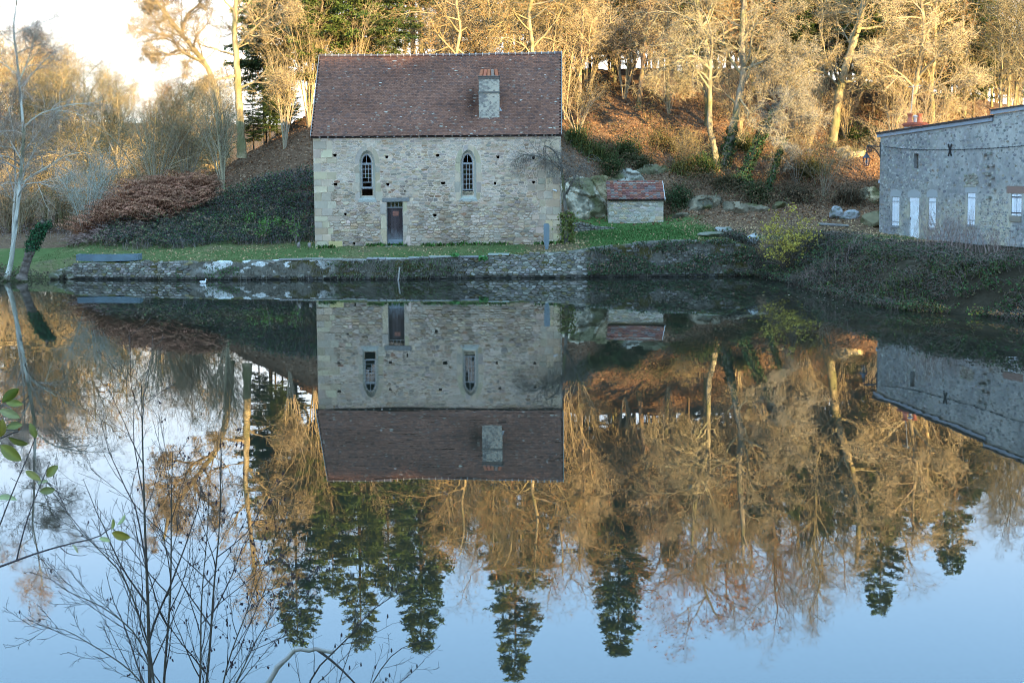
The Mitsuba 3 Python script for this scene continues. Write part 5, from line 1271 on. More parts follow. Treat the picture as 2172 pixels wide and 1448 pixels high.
# conifers: photo column, distance, height of the tip above water as its reflection shows it
for px, Y, tip, kd, lab in ((565, 116, 20, 2, 'dark narrow spruce left of the house behind the tall yellow oak'), (612, 117, 28.5, 1, 'broad dark spruce rising left of the house roof'), (690, 109.5, 23, 0, 'bright green spruce over the left end of the roof'), (750, 110.5, 27, 0, 'sunlit green spruce above the left part of the roof'),
    (812, 111.5, 23.5, 1, 'bushy green spruce left of the roof middle'), (880, 122, 30.5, 2, 'tall narrow spruce behind the middle of the roof'), (1085, 124, 33.5, 0, 'tallest spruce standing behind the chimney of the house'), (1150, 128, 26, 1, 'dark spruce behind the right end of the roof'),
    (1262, 126, 25, 2, 'dark spruce on the crest right of the house'), (1310, 122, 31, 2, 'very tall narrow spruce on the crest above the shed'), (1420, 130, 26, 1, 'dark spruce on the crest left of the twin trunks'), (1640, 130, 25, 1, 'dark spruce on the crest behind the ivy clad trees'),
    (1720, 127, 24, 0, 'green spruce on the crest left of the big leaning tree'), (1880, 120, 27.5, 0, 'tall spruce behind the chimney of the right building'), (2035, 120, 24.5, 1, 'rightmost broad dense spruce behind the right building'), (1965, 124, 22, 1, 'short dense spruce between the two tall ones on the right'), (2085, 126, 20, 0, 'green spruce at the right edge of the wood')):
    x = x_at(px, Y); g = float(H(x, Y)); plant('spruce_tree', conifs[kd], x, Y, tip - g, lab)
for px, Y, hh in ((540, 111, 4.5), (575, 110, 5.2), (620, 111, 4.2), (590, 113, 6)):
    plant('young_spruce', conifs[1], x_at(px, Y), Y, hh, f"dark young spruce on the bank left of the house, {('closest to the tall oak', 'second from the tall oak', 'closest to the house', 'tallest of the four')[[540, 575, 620, 590].index(px)]}", group='young spruces on the bank left of the house')
KIND_WORDS = ('grey-gold rounded', 'broad golden', 'slim upright', 'low spreading golden', 'brownish leaf-flecked')
MARKS = [(-100, 'left of the birch'), (20, 'beside the birch'), (75, 'above the ivy topped stump'), (150, 'above the grey lichen bush'), (235, 'above the left part of the bracken'), (330, 'above the middle of the bracken'), (420, 'left of the leaning oak'), (480, 'behind the leaning oak'), (560, 'right of the tall yellow oak'), (660, 'over the left end of the roof'), (760, 'over the left lancet window'), (840, 'over the door of the house'), (930, 'over the roof middle'),
         (1037, 'over the house chimney'), (1130, 'over the right end of the roof'), (1215, 'just right of the house roof'), (1300, 'above the shed'), (1370, 'by the red-brown tree'), (1440, 'left of the slim straight tree'), (1540, 'behind the twin trunks'), (1630, 'above the ivy clad trees'), (1710, 'left of the leaning pale tree'), (1790, 'behind the leaning pale tree'), (1860, 'above the lantern'), (1940, 'above the brick capped chimney'), (2040, 'above the grey bargeboards'), (2130, 'at the right edge')]
def mark(x, y, z=8.0):
    d = np.array([x, y, z]) - EYE; px = 1086 + FPX * (d @ crt) / (d @ fw)
    return MARKS[int(np.argmin([abs(px - m[0]) for m in MARKS]))][1]
# bare trees over the hill
pos = []
for j, (Y, n, x0, x1) in enumerate(((110.5, 6, -13, 3), (115, 11, -16, 34), (120, 12, -17, 38), (126, 15, -18, 42), (133, 19, -20, 46))):
    for i in range(n):
        x = x0 + (x1 - x0) * (i + rng.uniform(.15, .85)) / n; y = Y + rng.normal(0, 1.1)
        if j == 1 and 5 < x < 25 and rng.uniform() < .6: continue
        if j < 2 and -13 < x < -6.5: continue
        pos.append((x, y, j))
for x, y, j in pos:
    ki = rng.choice(5, p=[.2, .25, .2, .2, .15]); kd = bares[ki]
    g = float(H(x, y)); tp = np.interp(x, [-20, -12, 0, 8, 14, 20, 26, 32, 40], [22, 24, 25, 25, 27, 28.5, 25, 20, 16]) * (y / 122) * rng.uniform(.88, 1.04)
    side = 'behind the house roof' if x < 4 else 'right of the house' if x < 14 else 'on the right hand slope'
    plant('bare_tree', kd, x, y, max(tp - g, 6), f"{KIND_WORDS[ki]} bare tree, {('first', 'near', 'middle', 'far', 'last')[j]} rank, {mark(x, y)}", group=f'bare trees of the wood {side}')
# undergrowth saplings along the crest: arching hazels
A, Cn = multistem(1086, 400, 100, 5.5, 9, rng, spread=.55, bark=(.33, .26, .16), twig=(.36, .28, .17))
off = np.array([at(1086, 400, 100)[0], 100, 0])
zmin = min(v[:, 2].min() for v in A.v)
for mb in (A, Cn): mb.v = [v - off - [0, 0, zmin] for v in mb.v]
proto('sapling_kind_0', A, Cn)
for i in range(30):
    j = i % 3; x = [-13 + 17 * rng.uniform(), 5 + 24 * rng.uniform(), -12 + 44 * rng.uniform()][j]; y = [109.5 + 4 * rng.uniform(), 112 + 8 * rng.uniform(), 124 + 7 * rng.uniform()][j]
    plant('hazel_sapling', ('sapling_kind_0', 5.5), x, y, rng.uniform(3.2, 6.5), f"arching golden hazel bush {('low behind the house', 'on the lit slope', 'on the crest')[j]}, {mark(x, y)}", 'bush', 'hazel undergrowth on the hill')
for px, Y, tip, kd, lab in ((1213, 119, 19, 1, 'low dark spruce close right of the house behind the slender golden tree'), (1292, 121, 21, 1, 'dark spruce half hidden right of the slender golden tree'), (1462, 120, 20, 2, 'dark spruce half hidden left of the slim straight tree'), (1610, 121, 21, 1, 'dark spruce half hidden right of the dark curving tree'),
    (1690, 119, 20, 0, 'olive green spruce half hidden left of the leaning pale tree'), (1760, 122, 22, 1, 'dark spruce half hidden behind the leaning pale tree'), (1850, 118, 20, 0, 'olive green spruce half hidden right of the leaning pale tree'), (1905, 121, 22, 1, 'dark spruce half hidden left of the wide spreading oak'), (2000, 118, 19, 0, 'olive green spruce half hidden right of the wide spreading oak'), (2062, 119, 19, 1, 'dark spruce half hidden at the right end of the wood')):
    x = x_at(px, Y); g = float(H(x, Y)); plant('spruce_tree', conifs[kd], x, Y, tip - g, lab)
for i, px in enumerate((1235, 1345, 1400, 1500, 1560, 1660, 1740, 1800, 1895, 1930, 2010, 960, 1030)):
    Y = 130 + 5 * rng.uniform(); x = x_at(px, Y); g = float(H(x, Y)); plant('wood_spruce', conifs[i % 2], x, Y, rng.uniform(21, 25.5) - g, f'dark spruce deep in the wood, {mark(x, Y)}', group='spruces deep in the wood')
# a back row of spruces and thicket closes most gaps along the crest
for i in range(30):
    x = 3 + 40 * (i + rng.uniform(.1, .9)) / 30; y = 139 + rng.normal(0, 2.5)
    if rng.uniform() < .12: continue
    plant('back_spruce', conifs[i % 2], x, y, rng.uniform(8, 15), f'small dark spruce beyond the hill crest, {mark(x, y)}', group='small spruces beyond the hill crest')
for i in range(48):
    x = 1 + 44 * (i + rng.uniform()) / 48; y = 131 + rng.normal(0, 1.5)
    plant('crest_bush', ('sapling_kind_0', 5.5), x, y, rng.uniform(2.5, 4.5), f'low bare bush on the very hill crest, {mark(x, y)}', 'bush', 'low bushes on the hill crest')
# sparse thin trees against the sky at the right edge
for px, Y in ((2118, 112), (2150, 114), (2172, 111), (2205, 113), (2135, 118)):
    x = x_at(px, Y); plant('thin_tree', bares[2], x, Y, rng.uniform(11, 14), f"thin bare tree at the right edge, {('leftmost', 'middle', 'right of the middle', 'rightmost', 'left of the middle')[[2118, 2150, 2172, 2205, 2135].index(px)]} of its row", group='thin bare trees at the right edge')
for i in range(10):
    x = 24 + 14 * rng.uniform(); y = 103 + 7 * rng.uniform(); plant('hazel_sapling', ('sapling_kind_0', 5.5), x, y, rng.uniform(4, 6), f'golden bare bush behind the right building, {mark(x, y)}', 'bush', 'bushes behind the right building')
# left valley woods
for i in range(52):
    row = i % 4; y = [131, 145, 165, 190][row] + rng.normal(0, 3); px = rng.uniform(-160, 470)
    x = x_at(px, y); hh = rng.uniform(11, 14.5) if row else rng.uniform(8, 11)
    sky_y = np.interp(px, [-160, 0, 100, 160, 300, 420], [80, 95, 105, 135, 190, 180]); top = at(px, sky_y + rng.uniform(-5, 45), y)[2]
    hh = np.clip(top - float(H(x, y)), 5, 17)
    ki = [0, 2, 3, 4][rng.choice(4)]; plant('valley_tree', bares[ki], x, y, hh, f"{KIND_WORDS[ki]} valley tree, {('front', 'second', 'third', 'last')[row]} rank, {mark(x, y)}", group='bare trees of the valley wood')
for i in range(40):
    y = 124 + 10 * rng.uniform(); px = rng.uniform(-60, 430); hh = rng.uniform(3, 5.5); plant('thicket_bush', ('sapling_kind_0', 5.5), x_at(px, y), y, hh, f"{'tall' if hh > 4.3 else 'low'} thicket bush, {'near' if y < 129 else 'far'} field edge, {mark(x_at(px, y), y)}", 'bush', 'thicket along the valley field')
# the wood on the hill behind the camera, whose shade falls over the pond and house
se, ss_ = np.array([math.cos(SUN_AZ), math.sin(SUN_AZ)]), np.array([math.sin(SUN_AZ), -math.cos(SUN_AZ)])
kk = 0
for t_, dz in ((76, -1.5), (82, 0), (88, -1)):
    for u_ in np.arange(-24, 104, 2.3):
        u2 = u_ + rng.uniform(-1, 1); x, y = se * u2 + ss_ * (t_ + rng.uniform(-2, 2)); g = float(H(x, y))
        top = np.interp(u2, SHADE_U, SHADE_Z) + dz + rng.uniform(-2.5, 1.0); h = max(top - g, 4)
        kk += 1; name, h0 = conifs[kk % 2]; k = h / h0
        scene[f'shading_wood__{kk:03d}'] = {'type': 'instance', 'g': {'type': 'ref', 'id': name}, 'to_world': T().translate([x, y, g]).rotate([0, 0, 1], rng.uniform(0, 360)).scale([max(k, .8), max(k, .8), k])}
tag('shading_wood', 'dark spruce wood on the hill across the pond', 'wood', kind='stuff')

# ------------------------------------------------------------------ ground cover
rng = np.random.default_rng(81)
def scatter(n, region, rng, dens=None):
    x0, x1, y0, y1 = region; P = np.empty((0, 2))
    while len(P) < n:
        q = rng.uniform([x0, y0], [x1, y1], (n * 2, 2))
        if dens is not None: q = q[rng.uniform(size=len(q)) < dens(q[:, 0], q[:, 1])]
        P = np.vstack([P, q])
    P = P[:n]; return np.c_[P, H(P[:, 0], P[:, 1])]


def blades(base, dirs, ln, w, col, rng):       # bent three-cornered blades
    n = len(base); sd = np.cross(dirs, [0, 0, 1.0]) + .01; sd /= np.linalg.norm(sd, axis=1, keepdims=True)
    ln = np.reshape(ln, (-1, 1)); m = base + dirs * ln * .55; e = base + dirs * ln + np.array([0, 0, -.25]) * ln
    V = np.stack([base - sd * w, base + sd * w, m + sd * w * .8, m - sd * w * .8, e], 1).reshape(-1, 3)
    F = (np.array([[0, 1, 2], [0, 2, 3], [3, 2, 4]])[None] + (np.arange(n) * 5)[:, None, None]).reshape(-1, 3)
    return V, F, np.repeat(col, 5, 0)


def updirs(n, rng, tilt=.5):
    d = np.c_[rng.normal(0, tilt, (n, 2)), np.ones(n)]; return d / np.linalg.norm(d, axis=1, keepdims=True)


def house_free(x, y):
    s = (x - ho[0]) * hu[0] + (y - ho[1]) * hu[1]; d = (x - ho[0]) * hd[0] + (y - ho[1]) * hd[1]
    return ~((s > -.15) & (s < HW + .15) & (d > -.1) & (d < HDEP + .2))


def land(x, y):
    return ~contains_xy(pond_b, x, y)
pond_b = pond.buffer(.45)
# fallen leaves: thick on the hill, sprinkled on the lawn
P = scatter(42000, (-26, 34, 92, 122), rng, lambda x, y: np.clip((H(x, y) - 2.3) / .8, .0, 1) * house_free(x, y) * np.clip(1.6 - (y - 92) / 24, .2, 1) * np.clip(np.where(x < -13, .5, 1), 0, 1))
n = len(P); v, f = leaves(P + [0, 0, .03], np.array([0, -.5, 1.0]) + .7 * rng.normal(size=(n, 3)), .15 * rng.uniform(.5, 1.4, n), rng, .75)
c = np.where(rng.uniform(size=(n, 1)) < .5, [[.215, .115, .06]], np.where(rng.uniform(size=(n, 1)) < .6, [[.15, .082, .05]], [[.28, .19, .12]]))
put('leaf_litter', MB().add(v, f, np.repeat(np.clip(c * rng.uniform(.6, 1.3, (n, 1)), 0, 1), 4, 0)).dict(), 'brown and orange leaf litter covering the wooded slope', 'leaves', kind='stuff')
P = scatter(5200, (-25, 24, 87.5, 101), rng, lambda x, y: house_free(x, y) * land(x, y) * np.clip(np.where(x > 10, 1, .45) + .55 * (np.abs(x - 3) < 2) - .3 * ((x > 4.5) & (x < 10)), .1, 1))
n = len(P); v, f = leaves(P + [0, 0, .03], np.array([0, -.4, 1.0]) + .6 * rng.normal(size=(n, 3)), .10 * rng.uniform(.5, 1.4, n), rng, .75)
put('fallen_leaves', MB().add(v, f, np.repeat(jit(n, (.36, .24, .13), .45, rng), 4, 0)).dict(), 'pale fallen leaves sprinkled over the lawn round the house', 'leaves', kind='stuff')
# grass
P = scatter(26000, (-27, 22, 87.5, 100), rng, lambda x, y: house_free(x, y) * land(x, y) * np.where((x > 3.2) & (x < 12.5), 1, np.where(x > 12.5, .12, .45)) * np.clip(1.5 - (y - 95) / 4, 0, 1))
n = len(P); L_ = rng.uniform(.06, .16, n) * np.where((P[:, 0] > 4) & (P[:, 0] < 12), 1.3, .8)
c = np.where((P[:, :1] > 3.5) & (P[:, :1] < 12.5), [[.055, .105, .032]], [[.08, .105, .04]]) * rng.uniform(.55, 1.5, (n, 1)) * (.6 + .8 * meshkit.fbm(P * .8, 3, 3)[:, None])
put('grass', MB().add(*blades(P - [0, 0, .02], updirs(n, rng, .5), L_, .016, c, rng)).dict(), 'short green grass on the lawn round the house', 'grass', kind='stuff')
s = np.r_[rng.uniform(.1, HW, 900)]; dens = meshkit.noise(np.c_[s * .9, 0 * s, 0 * s], 5); s = s[dens > .45]; n = len(s)
P = hf(np.c_[s, -np.abs(rng.normal(.1, .12, n)), 0 * s]); P[:, 2] = H(P[:, 0], P[:, 1])
put('wall_foot_weeds', MB().add(*blades(P, updirs(n, rng, .6), rng.uniform(.1, .38, n), .035, jit(n, (.06, .13, .03), .5, rng), rng)).dict(), 'green weeds along the foot of the stone house', 'weeds', kind='stuff')

def bracken(region, n, rng, col, h=(.6, 1.2), dens=None, npin=16):
    P = scatter(n, region, rng, dens); a = rng.uniform(0, 6.28, n); hh = rng.uniform(*h, n)
    d = np.c_[np.cos(a), np.sin(a), 0 * a]; s = np.linspace(0, 1, 6)
    Q = P[:, None] + d[:, None] * (hh[:, None] * s ** 1.4 * .85)[..., None]; Q[:, :, 2] += hh[:, None] * (s * 1.25 - .7 * s ** 2.2)
    mb = MB(); v, f, per = sweep(Q, np.maximum(.008 * (1 - .6 * s), .004)[None] * np.ones((n, 1)), 3); cc = jit(n, col, .35, rng); mb.add(v, f, np.repeat(cc * .7, per, 0))
    t = np.linspace(.25, .98, npin); x = t * 5; i = x.astype(int).clip(0, 4); w = (x - i)[:, None]
    p = (Q[:, i] * (1 - w) + Q[:, i + 1] * w); bd = Q[:, i + 1] - Q[:, i]; bd /= np.linalg.norm(bd, axis=2, keepdims=True)
    sd = np.cross(bd, [0, 0, 1.0]); sd /= np.linalg.norm(sd, axis=2, keepdims=True) + 1e-9
    for sg in (1, -1):
        dd = (sd * sg + bd * .5 + [0, 0, -.35] + .25 * rng.normal(size=p.shape)).reshape(-1, 3); dd /= np.linalg.norm(dd, axis=1, keepdims=True)
        ln = (hh[:, None] * .26 * (1.1 - t)).ravel(); mb.add(*blades(p.reshape(-1, 3), dd, ln + .04, .02, np.repeat(cc, npin, 0) * rng.uniform(.6, 1.4, (n * npin, 1)), rng))
    return mb
def ell(cx_, cy_, rx, ry): return lambda x, y: ((x - cx_) / rx) ** 2 + ((y - cy_) / ry) ** 2 < 1
mb = bracken((-27, -17, 98, 107), 1700, rng, (.31, .15, .09), (.9, 2.0), lambda x, y: ell(-22.6, 102.4, 4.2, 3.4)(x, y))
put('bracken', mb.dict(), 'rust red dead bracken on the bank left of the house', 'bracken', kind='stuff')
mb = bracken((-27, -20, 95.5, 101), 420, rng, (.20, .13, .105), (.5, .9), ell(-24, 98.5, 2.6, 2.2), 10)
put('dead_fern', mb.dict(), 'faded brown ferns in front of the red bracken', 'fern', kind='stuff')


def bramble(P, rng, stem_col, leaf_cols, sl=(.5, 1.2), nl=7, size=.11, r=.006, arch=.9):
    n = len(P); a = rng.uniform(0, 6.28, n); ln = rng.uniform(*sl, n); s = np.linspace(0, 1, 5)
    d = np.c_[np.cos(a), np.sin(a) - .25, 0 * a]
    Q = P[:, None] + d[:, None] * (ln[:, None] * s ** 1.3)[..., None] * .9; Q[:, :, 2] += ln[:, None] * (1.35 * s - arch * s ** 2) + .02
    mb = MB(); v, f, per = sweep(Q, r * (1 - .6 * s)[None] * np.ones((n, 1)), 3); mb.add(v, f, np.repeat(jit(n, stem_col, .4, rng), per, 0))
    if nl:
        t = rng.uniform(.1, 4, (n, nl)); i = t.astype(int).clip(0, 3); w = (t - i)[..., None]; b = np.arange(n)[:, None]
        p = (Q[b, i] * (1 - w) + Q[b, i + 1] * w).reshape(-1, 3); m = len(p)
        v, f = leaves(p + rng.normal(0, .05, p.shape), rng.normal(size=(m, 3)) + [0, -.5, .8], size * rng.uniform(.5, 1.4, m), rng, .75)
        lc = np.asarray(leaf_cols)[rng.choice(len(leaf_cols), m)] * rng.uniform(.5, 1.5, (m, 1)); mb.add(v, f, np.repeat(lc, 4, 0))
    return mb


P = scatter(4200, (-24, -11.3, 94.8, 106), rng, lambda x, y: (y > 95.2 + .25 * np.sin(x)) & (y < 99.5 + (x + 24) * .42) & (y > 94.6 + np.clip(-17 - x, 0, 6) * .25))
P = np.vstack([P, scatter(900, (-15.5, -11.4, 96, 102), rng)])
put('bramble_bank', bramble(P, rng, (.13, .105, .115), [(.036, .07, .036), (.034, .052, .034), (.075, .065, .055), (.06, .10, .036)], (.35, 1.0), 5, .11).dict(), 'dark green and purplish brambles and ivy on the bank left of the house', 'brambles', kind='stuff')
P = scatter(900, (-24, -11.3, 94.8, 106), rng, lambda x, y: (y > 95.2) & (y < 99.8 + (x + 24) * .42) & (meshkit.fbm(np.stack([x * .45, y * .45, 0 * x], -1), 3, 17) > .52))
put('bank_undergrowth', bramble(P, rng, (.19, .15, .12), [(.16, .115, .075), (.10, .13, .05), (.13, .10, .07)], (.5, 1.3), 5, .13).dict(), 'pale brown dead growth and lighter leaves patching the bramble bank', 'undergrowth', kind='stuff')
P = scatter(1700, (-24, -11.3, 94.8, 105), rng, lambda x, y: (y > 95) & (y < 99.8 + (x + 24) * .42) & (meshkit.fbm(np.stack([x * .6, y * .6, 0 * x], -1), 2, 13) > .48)); n = len(P)
put('bank_stems', MB().add(*blades(P, updirs(n, rng, .35), rng.uniform(.4, 1.0, n), .013, jit(n, (.20, .16, .145), .4, rng), rng)).dict(), 'thin dead upright stems standing over the bramble bank left of the house', 'dead stems', kind='stuff')
for i, (px, py, Y, h, n, lab) in enumerate(((560, 500, 95.2, 1.5, 9, 'fresh green leafy sapling on the lawn edge left of the house'), (588, 470, 97.0, 1.0, 7, 'small green leafy shrub higher on the bramble bank'), (528, 470, 98.0, .9, 7, 'small green shrub at the middle of the bramble bank'), (628, 500, 94.6, 1.6, 8, 'grey stemmed green shrub against the left corner of the house'))):
    b = at(px, py + 14, Y); b[2] = H(b[0], b[1]); a = rng.uniform(0, 6.28, n); s = np.linspace(0, 1, 5)
    d = np.c_[np.cos(a), np.sin(a), 0 * a] * rng.uniform(.1, .45, (n, 1)); hh = h * rng.uniform(.6, 1.1, n)
    Q = b + d[:, None] * s[:, None] ** 1.2 * h + np.array([0, 0, 1.0]) * (hh[:, None] * s)[..., None]
    A = MB(); v, f, per = sweep(Q, .012 * (1 - .7 * s)[None] * np.ones((n, 1)), 3); A.add(v, f, np.repeat(jit(n, (.26, .23, .2), .3, rng), per, 0))
    m = 170 if i != 3 else 90; bi = rng.choice(n, m); t = rng.uniform(1.6, 4, m); ii_ = t.astype(int).clip(0, 3); p = Q[bi, ii_] + (Q[bi, ii_ + 1] - Q[bi, ii_]) * (t - ii_)[:, None] + rng.normal(0, .1, (m, 3))
    v, f = leaves(p, rng.normal(size=(m, 3)) + [0, -.5, .6], .13 * rng.uniform(.6, 1.3, m), rng, .6); Cn = MB().add(v, f, np.repeat(jit(m, (.10, .19, .05), .35, rng), 4, 0))
    k = thing('green_shrub', lab, 'shrub'); put(f'{k}__stems', A.dict()); put(f'{k}__leaves', Cn.dict())
# broom and gorse tufts on the slope
for px, py, Y, s_, col, lab in ((1270, 305, 107.5, 1.3, (.07, .085, .03), 'dark green broom bush on the slope above the ochre rock'), (1330, 290, 108.6, 1.1, (.06, .085, .03), 'green broom bush below the red-brown tree'), (1455, 365, 106.6, 1.2, (.10, .10, .035), 'olive broom bush right of the bare rock slab'), (1495, 345, 107.2, 1.3, (.045, .08, .03), 'dark broom bush at the foot of the slim straight tree'), (1440, 415, 104.0, .9, (.05, .08, .035), 'small green broom right of the shed roof'), (1225, 290, 108.5, 1.2, (.07, .095, .035), 'green bush behind the right end of the eaves'), (1830, 300, 113.5, 1.8, (.06, .08, .025), 'green ivy mass above the lantern'),
    (1540, 400, 104.8, 1.1, (.075, .065, .035), 'brown brushy bush left of the thick ivy clad tree'), (1605, 425, 104.2, 1.2, (.06, .07, .03), 'olive brushy bush between the two ivy clad trees and the outcrops'), (1690, 430, 104.4, 1.2, (.085, .065, .04), 'brown brushy bush right of the thin ivy clad sapling'), (1720, 360, 108.5, 1.3, (.07, .075, .03), 'olive brushy bush below the leaning pale tree'), (1580, 300, 111.5, 1.3, (.06, .075, .03), 'olive brushy bush high on the slope behind the twin trunks'), (1410, 290, 110, 1.2, (.075, .07, .035), 'brown brushy bush high on the slope above the bare rock slab'), (1300, 340, 106.2, .9, (.055, .075, .03), 'small green bush hanging over the rock above the shed'), (1360, 320, 107.3, .9, (.07, .075, .035), 'small olive bush beside the pale bare rock slab'), (1800, 420, 103.8, 1.1, (.08, .06, .038), 'brown brushy bush left of the lantern foot')):
    b = at(px, py + 12, Y); b[2] = H(b[0], b[1]); n = 420; d = updirs(n, rng, .75); p = b + np.c_[rng.normal(0, s_ * .35, (n, 2)), 0 * d[:, 0]]; p[:, 2] = H(p[:, 0], p[:, 1])
    mb = MB().add(*blades(p, d, rng.uniform(.5, 1.2, n) * s_, .022, jit(n, col, .5, rng), rng)); m = 700
    pp = b + rng.normal(0, 1, (m, 3)) * [s_ * .5, s_ * .4, s_ * .3] + [0, 0, s_ * .55]; v, f = leaves(pp, rng.normal(size=(m, 3)), .12 * rng.uniform(.5, 1.2, m), rng, .5); mb.add(v, f, np.repeat(jit(m, col, .5, rng), 4, 0))
    put('broom_bush', mb.dict(), lab, 'bush')
# low brown undergrowth on the slope
P = scatter(6500, (3.5, 30, 103, 120), rng, lambda x, y: meshkit.fbm(np.stack([x * .5, y * .5, 0 * x], -1), 2, 3) > .5)
put('slope_undergrowth', bramble(P, rng, (.17, .13, .085), [(.17, .10, .055), (.09, .085, .04), (.12, .07, .04)], (.4, 1.3), 3, .11).dict(), 'low brown undergrowth and dead stems on the slope right of the house', 'undergrowth', kind='stuff')
P = scatter(1500, (-60, -24, 100, 140), rng, lambda x, y: np.clip((y - 104) / 30, .05, 1)); put('valley_scrub', bramble(P, rng, (.19, .15, .13), [(.15, .11, .09)], (.5, 1.4), 5, .12).dict(), 'brown scrub and dead grass on the valley floor at the left', 'scrub', kind='stuff')
# plants on the quay wall
def qpoints(n, xr, zr, rng):
    x = rng.uniform(*xr, n); s = np.interp(x, XQ, SQ); t = qtop(s); z = rng.uniform(*zr, n) * t; return qfr(np.c_[s, np.full(n, -.05), z]), t
mb = MB()
for xr, n, cs in (((-10.5, -2.5), 1500, [(.16, .14, .105), (.12, .11, .09)]), ((4, 13), 2600, [(.15, .12, .095), (.10, .09, .085), (.07, .085, .05)]), ((-17, -10.5), 500, [(.15, .13, .10)]), ((-24.5, -17), 160, [(.17, .14, .10)])):
    P, _ = qpoints(n, xr, (.1, 1.0), rng); d = np.c_[rng.normal(0, .5, n), -np.abs(rng.normal(.5, .3, n)), rng.normal(-.1, .7, n)]; d /= np.linalg.norm(d, axis=1, keepdims=True)
    mb.add(*blades(P, d, rng.uniform(.1, .34, n), .012, np.asarray(cs)[rng.choice(len(cs), n)] * rng.uniform(.5, 1.5, (n, 1)), rng))
put('quay_dead_grass', mb.dict(), 'grey dead grass and stems hanging over the quay wall', 'dead grass', kind='stuff')
mb = MB()
for xr, zr, n, col, sz in (((4, 13), (.1, 1), 3400, (.045, .07, .035), .10), ((-10, -3), (.1, .9), 900, (.06, .08, .035), .09), ((-18, -14.5), (.1, .7), 260, (.06, .10, .04), .10), ((4, 13), (.2, .95), 900, (.16, .10, .07), .09)):
    P, _ = qpoints(n, xr, zr, rng); k = meshkit.fbm(P * [1.2, 1.2, 2], 2, 4) > .42; P = P[k]; n = len(P); v, f = leaves(P + np.c_[0 * P[:, :1], -rng.uniform(0, .22, (n, 1)), 0 * P[:, :1]], np.array([0, -1, .4]) + .6 * rng.normal(size=(n, 3)), sz * rng.uniform(.5, 1.4, n), rng, .8); mb.add(v, f, np.repeat(jit(n, col, .5, rng), 4, 0))
put('quay_ivy', mb.dict(), 'dark ivy and small leaves creeping over the quay wall', 'ivy', kind='stuff')
for px, py, w_, h_, n, lab in ((748, 575, 1.15, .42, 420, 'bright green leafy plant growing from the quay wall below the lancet window'), (1025, 548, .35, .22, 120, 'small green plant on top of the quay wall before the house'), (430, 573, .9, .32, 220, 'green leafy plant on the quay wall left of the lichen patches'), (965, 541, .35, .12, 70, 'low green tuft on the lawn edge before the house')):
    p = at(px, py, gz(px, 592, 0)[1] - .15 if py > 560 else gz(px, 592, 0)[1] + .3); P = p + np.clip(rng.normal(0, .8, (n, 3)), -1.3, 1.3) * [w_ * .45, .1, h_ * .45]
    v, f = leaves(P, np.array([0, -1, .7]) + .6 * rng.normal(size=(n, 3)), .13 * rng.uniform(.5, 1.3, n), rng, .8)
    put('wall_plant', MB().add(v, f, np.repeat(jit(n, (.06, .15, .045), .4, rng), 4, 0)).dict(), lab, 'plant')
P = np.array([[rng.uniform(-22.2, -20.6), rng.uniform(91, 91.6), 0] for _ in range(60)]); P[:, 2] = H(P[:, 0], P[:, 1])
put('reed_tuft', MB().add(*blades(P, updirs(60, rng, .35), rng.uniform(.25, .55, 60), .02, jit(60, (.30, .33, .10), .3, rng), rng)).dict(), 'yellow-green reed tuft behind the blue-grey boat', 'plant')
P = np.array([at(rng.uniform(190, 245), 545, 91.5) for _ in range(70)]); P[:, 2] = H(P[:, 0], P[:, 1])
put('twig_heap', bramble(P, rng, (.15, .10, .09), [(.2, .1, .07)], (.3, .6), 2, .07, .008).dict(), 'heap of brown twigs behind the left half of the boat', 'brushwood')
# left bank scrub at the birch foot
P = scatter(320, (-29, -24.3, 86.9, 90.5), rng, lambda x, y: ~contains_xy(pond, x, y)); put('birch_scrub', bramble(P, rng, (.17, .125, .10), [(.15, .11, .07), (.06, .07, .04)], (.4, 1.1), 5, .09).dict(), 'brown scrub round the foot of the birches at the waterside', 'scrub', kind='stuff')

# ------------------------------------------------------------------ overgrown right bank and yellow shrub
rng = np.random.default_rng(91)
bl = LineString(bank[9:]); bl2 = LineString(np.vstack([bank[9:], [[24, 52], [26, 46]]]))
def bank_pts(n, din, rng, t0=0.0, t1=1.0):
    t = rng.uniform(t0, t1, n); p = np.array([bl2.interpolate(a, normalized=True).coords[0] for a in t]); q = np.array([bl2.interpolate(min(a + .01, 1), normalized=True).coords[0] for a in t]); e = q - p
    e[np.linalg.norm(e, axis=1) < 1e-6] = [.5, -1]; e /= np.linalg.norm(e, axis=1, keepdims=True); nn = np.c_[-e[:, 1], e[:, 0]]
    d = rng.uniform(*din, n); P = p + nn * d[:, None]; return np.c_[P, H(P[:, 0], P[:, 1])]
nz_ = lambda P, k, o=0: meshkit.fbm(P * k + o, 2, 7)
P = bank_pts(9000, (-.25, 4.6), rng, .05); P[:, 2] = np.maximum(P[:, 2], 0)
P = P[(nz_(P, [.8, .8, .8], 2) > .36)]
g = nz_(P, [.28, .28, .28]); A_ = P[g > .45]; B_ = P[g <= .45]
sl_ = .35 + 1.5 * np.clip(nz_(A_, [.6, .6, .6], 9) - .3, 0, 1)
MBR = MB()
for lo, hi, k_ in ((0, .55, .7), (.55, .75, 1.1), (.75, 2, 1.6)):
    q = A_[(sl_ >= lo) & (sl_ < hi)]
    if len(q): MBR.add(*bramble(q, rng, (.16, .125, .105), [(.032, .045, .028), (.06, .048, .036), (.08, .055, .036), (.036, .058, .026)], (.5 * k_, 1.0 * k_), 6, .10, .008, 1.1).mesh())
put('bank_brambles', MBR.dict(), 'dark tangled brown brambles covering the right bank of the pond', 'brambles', kind='stuff')
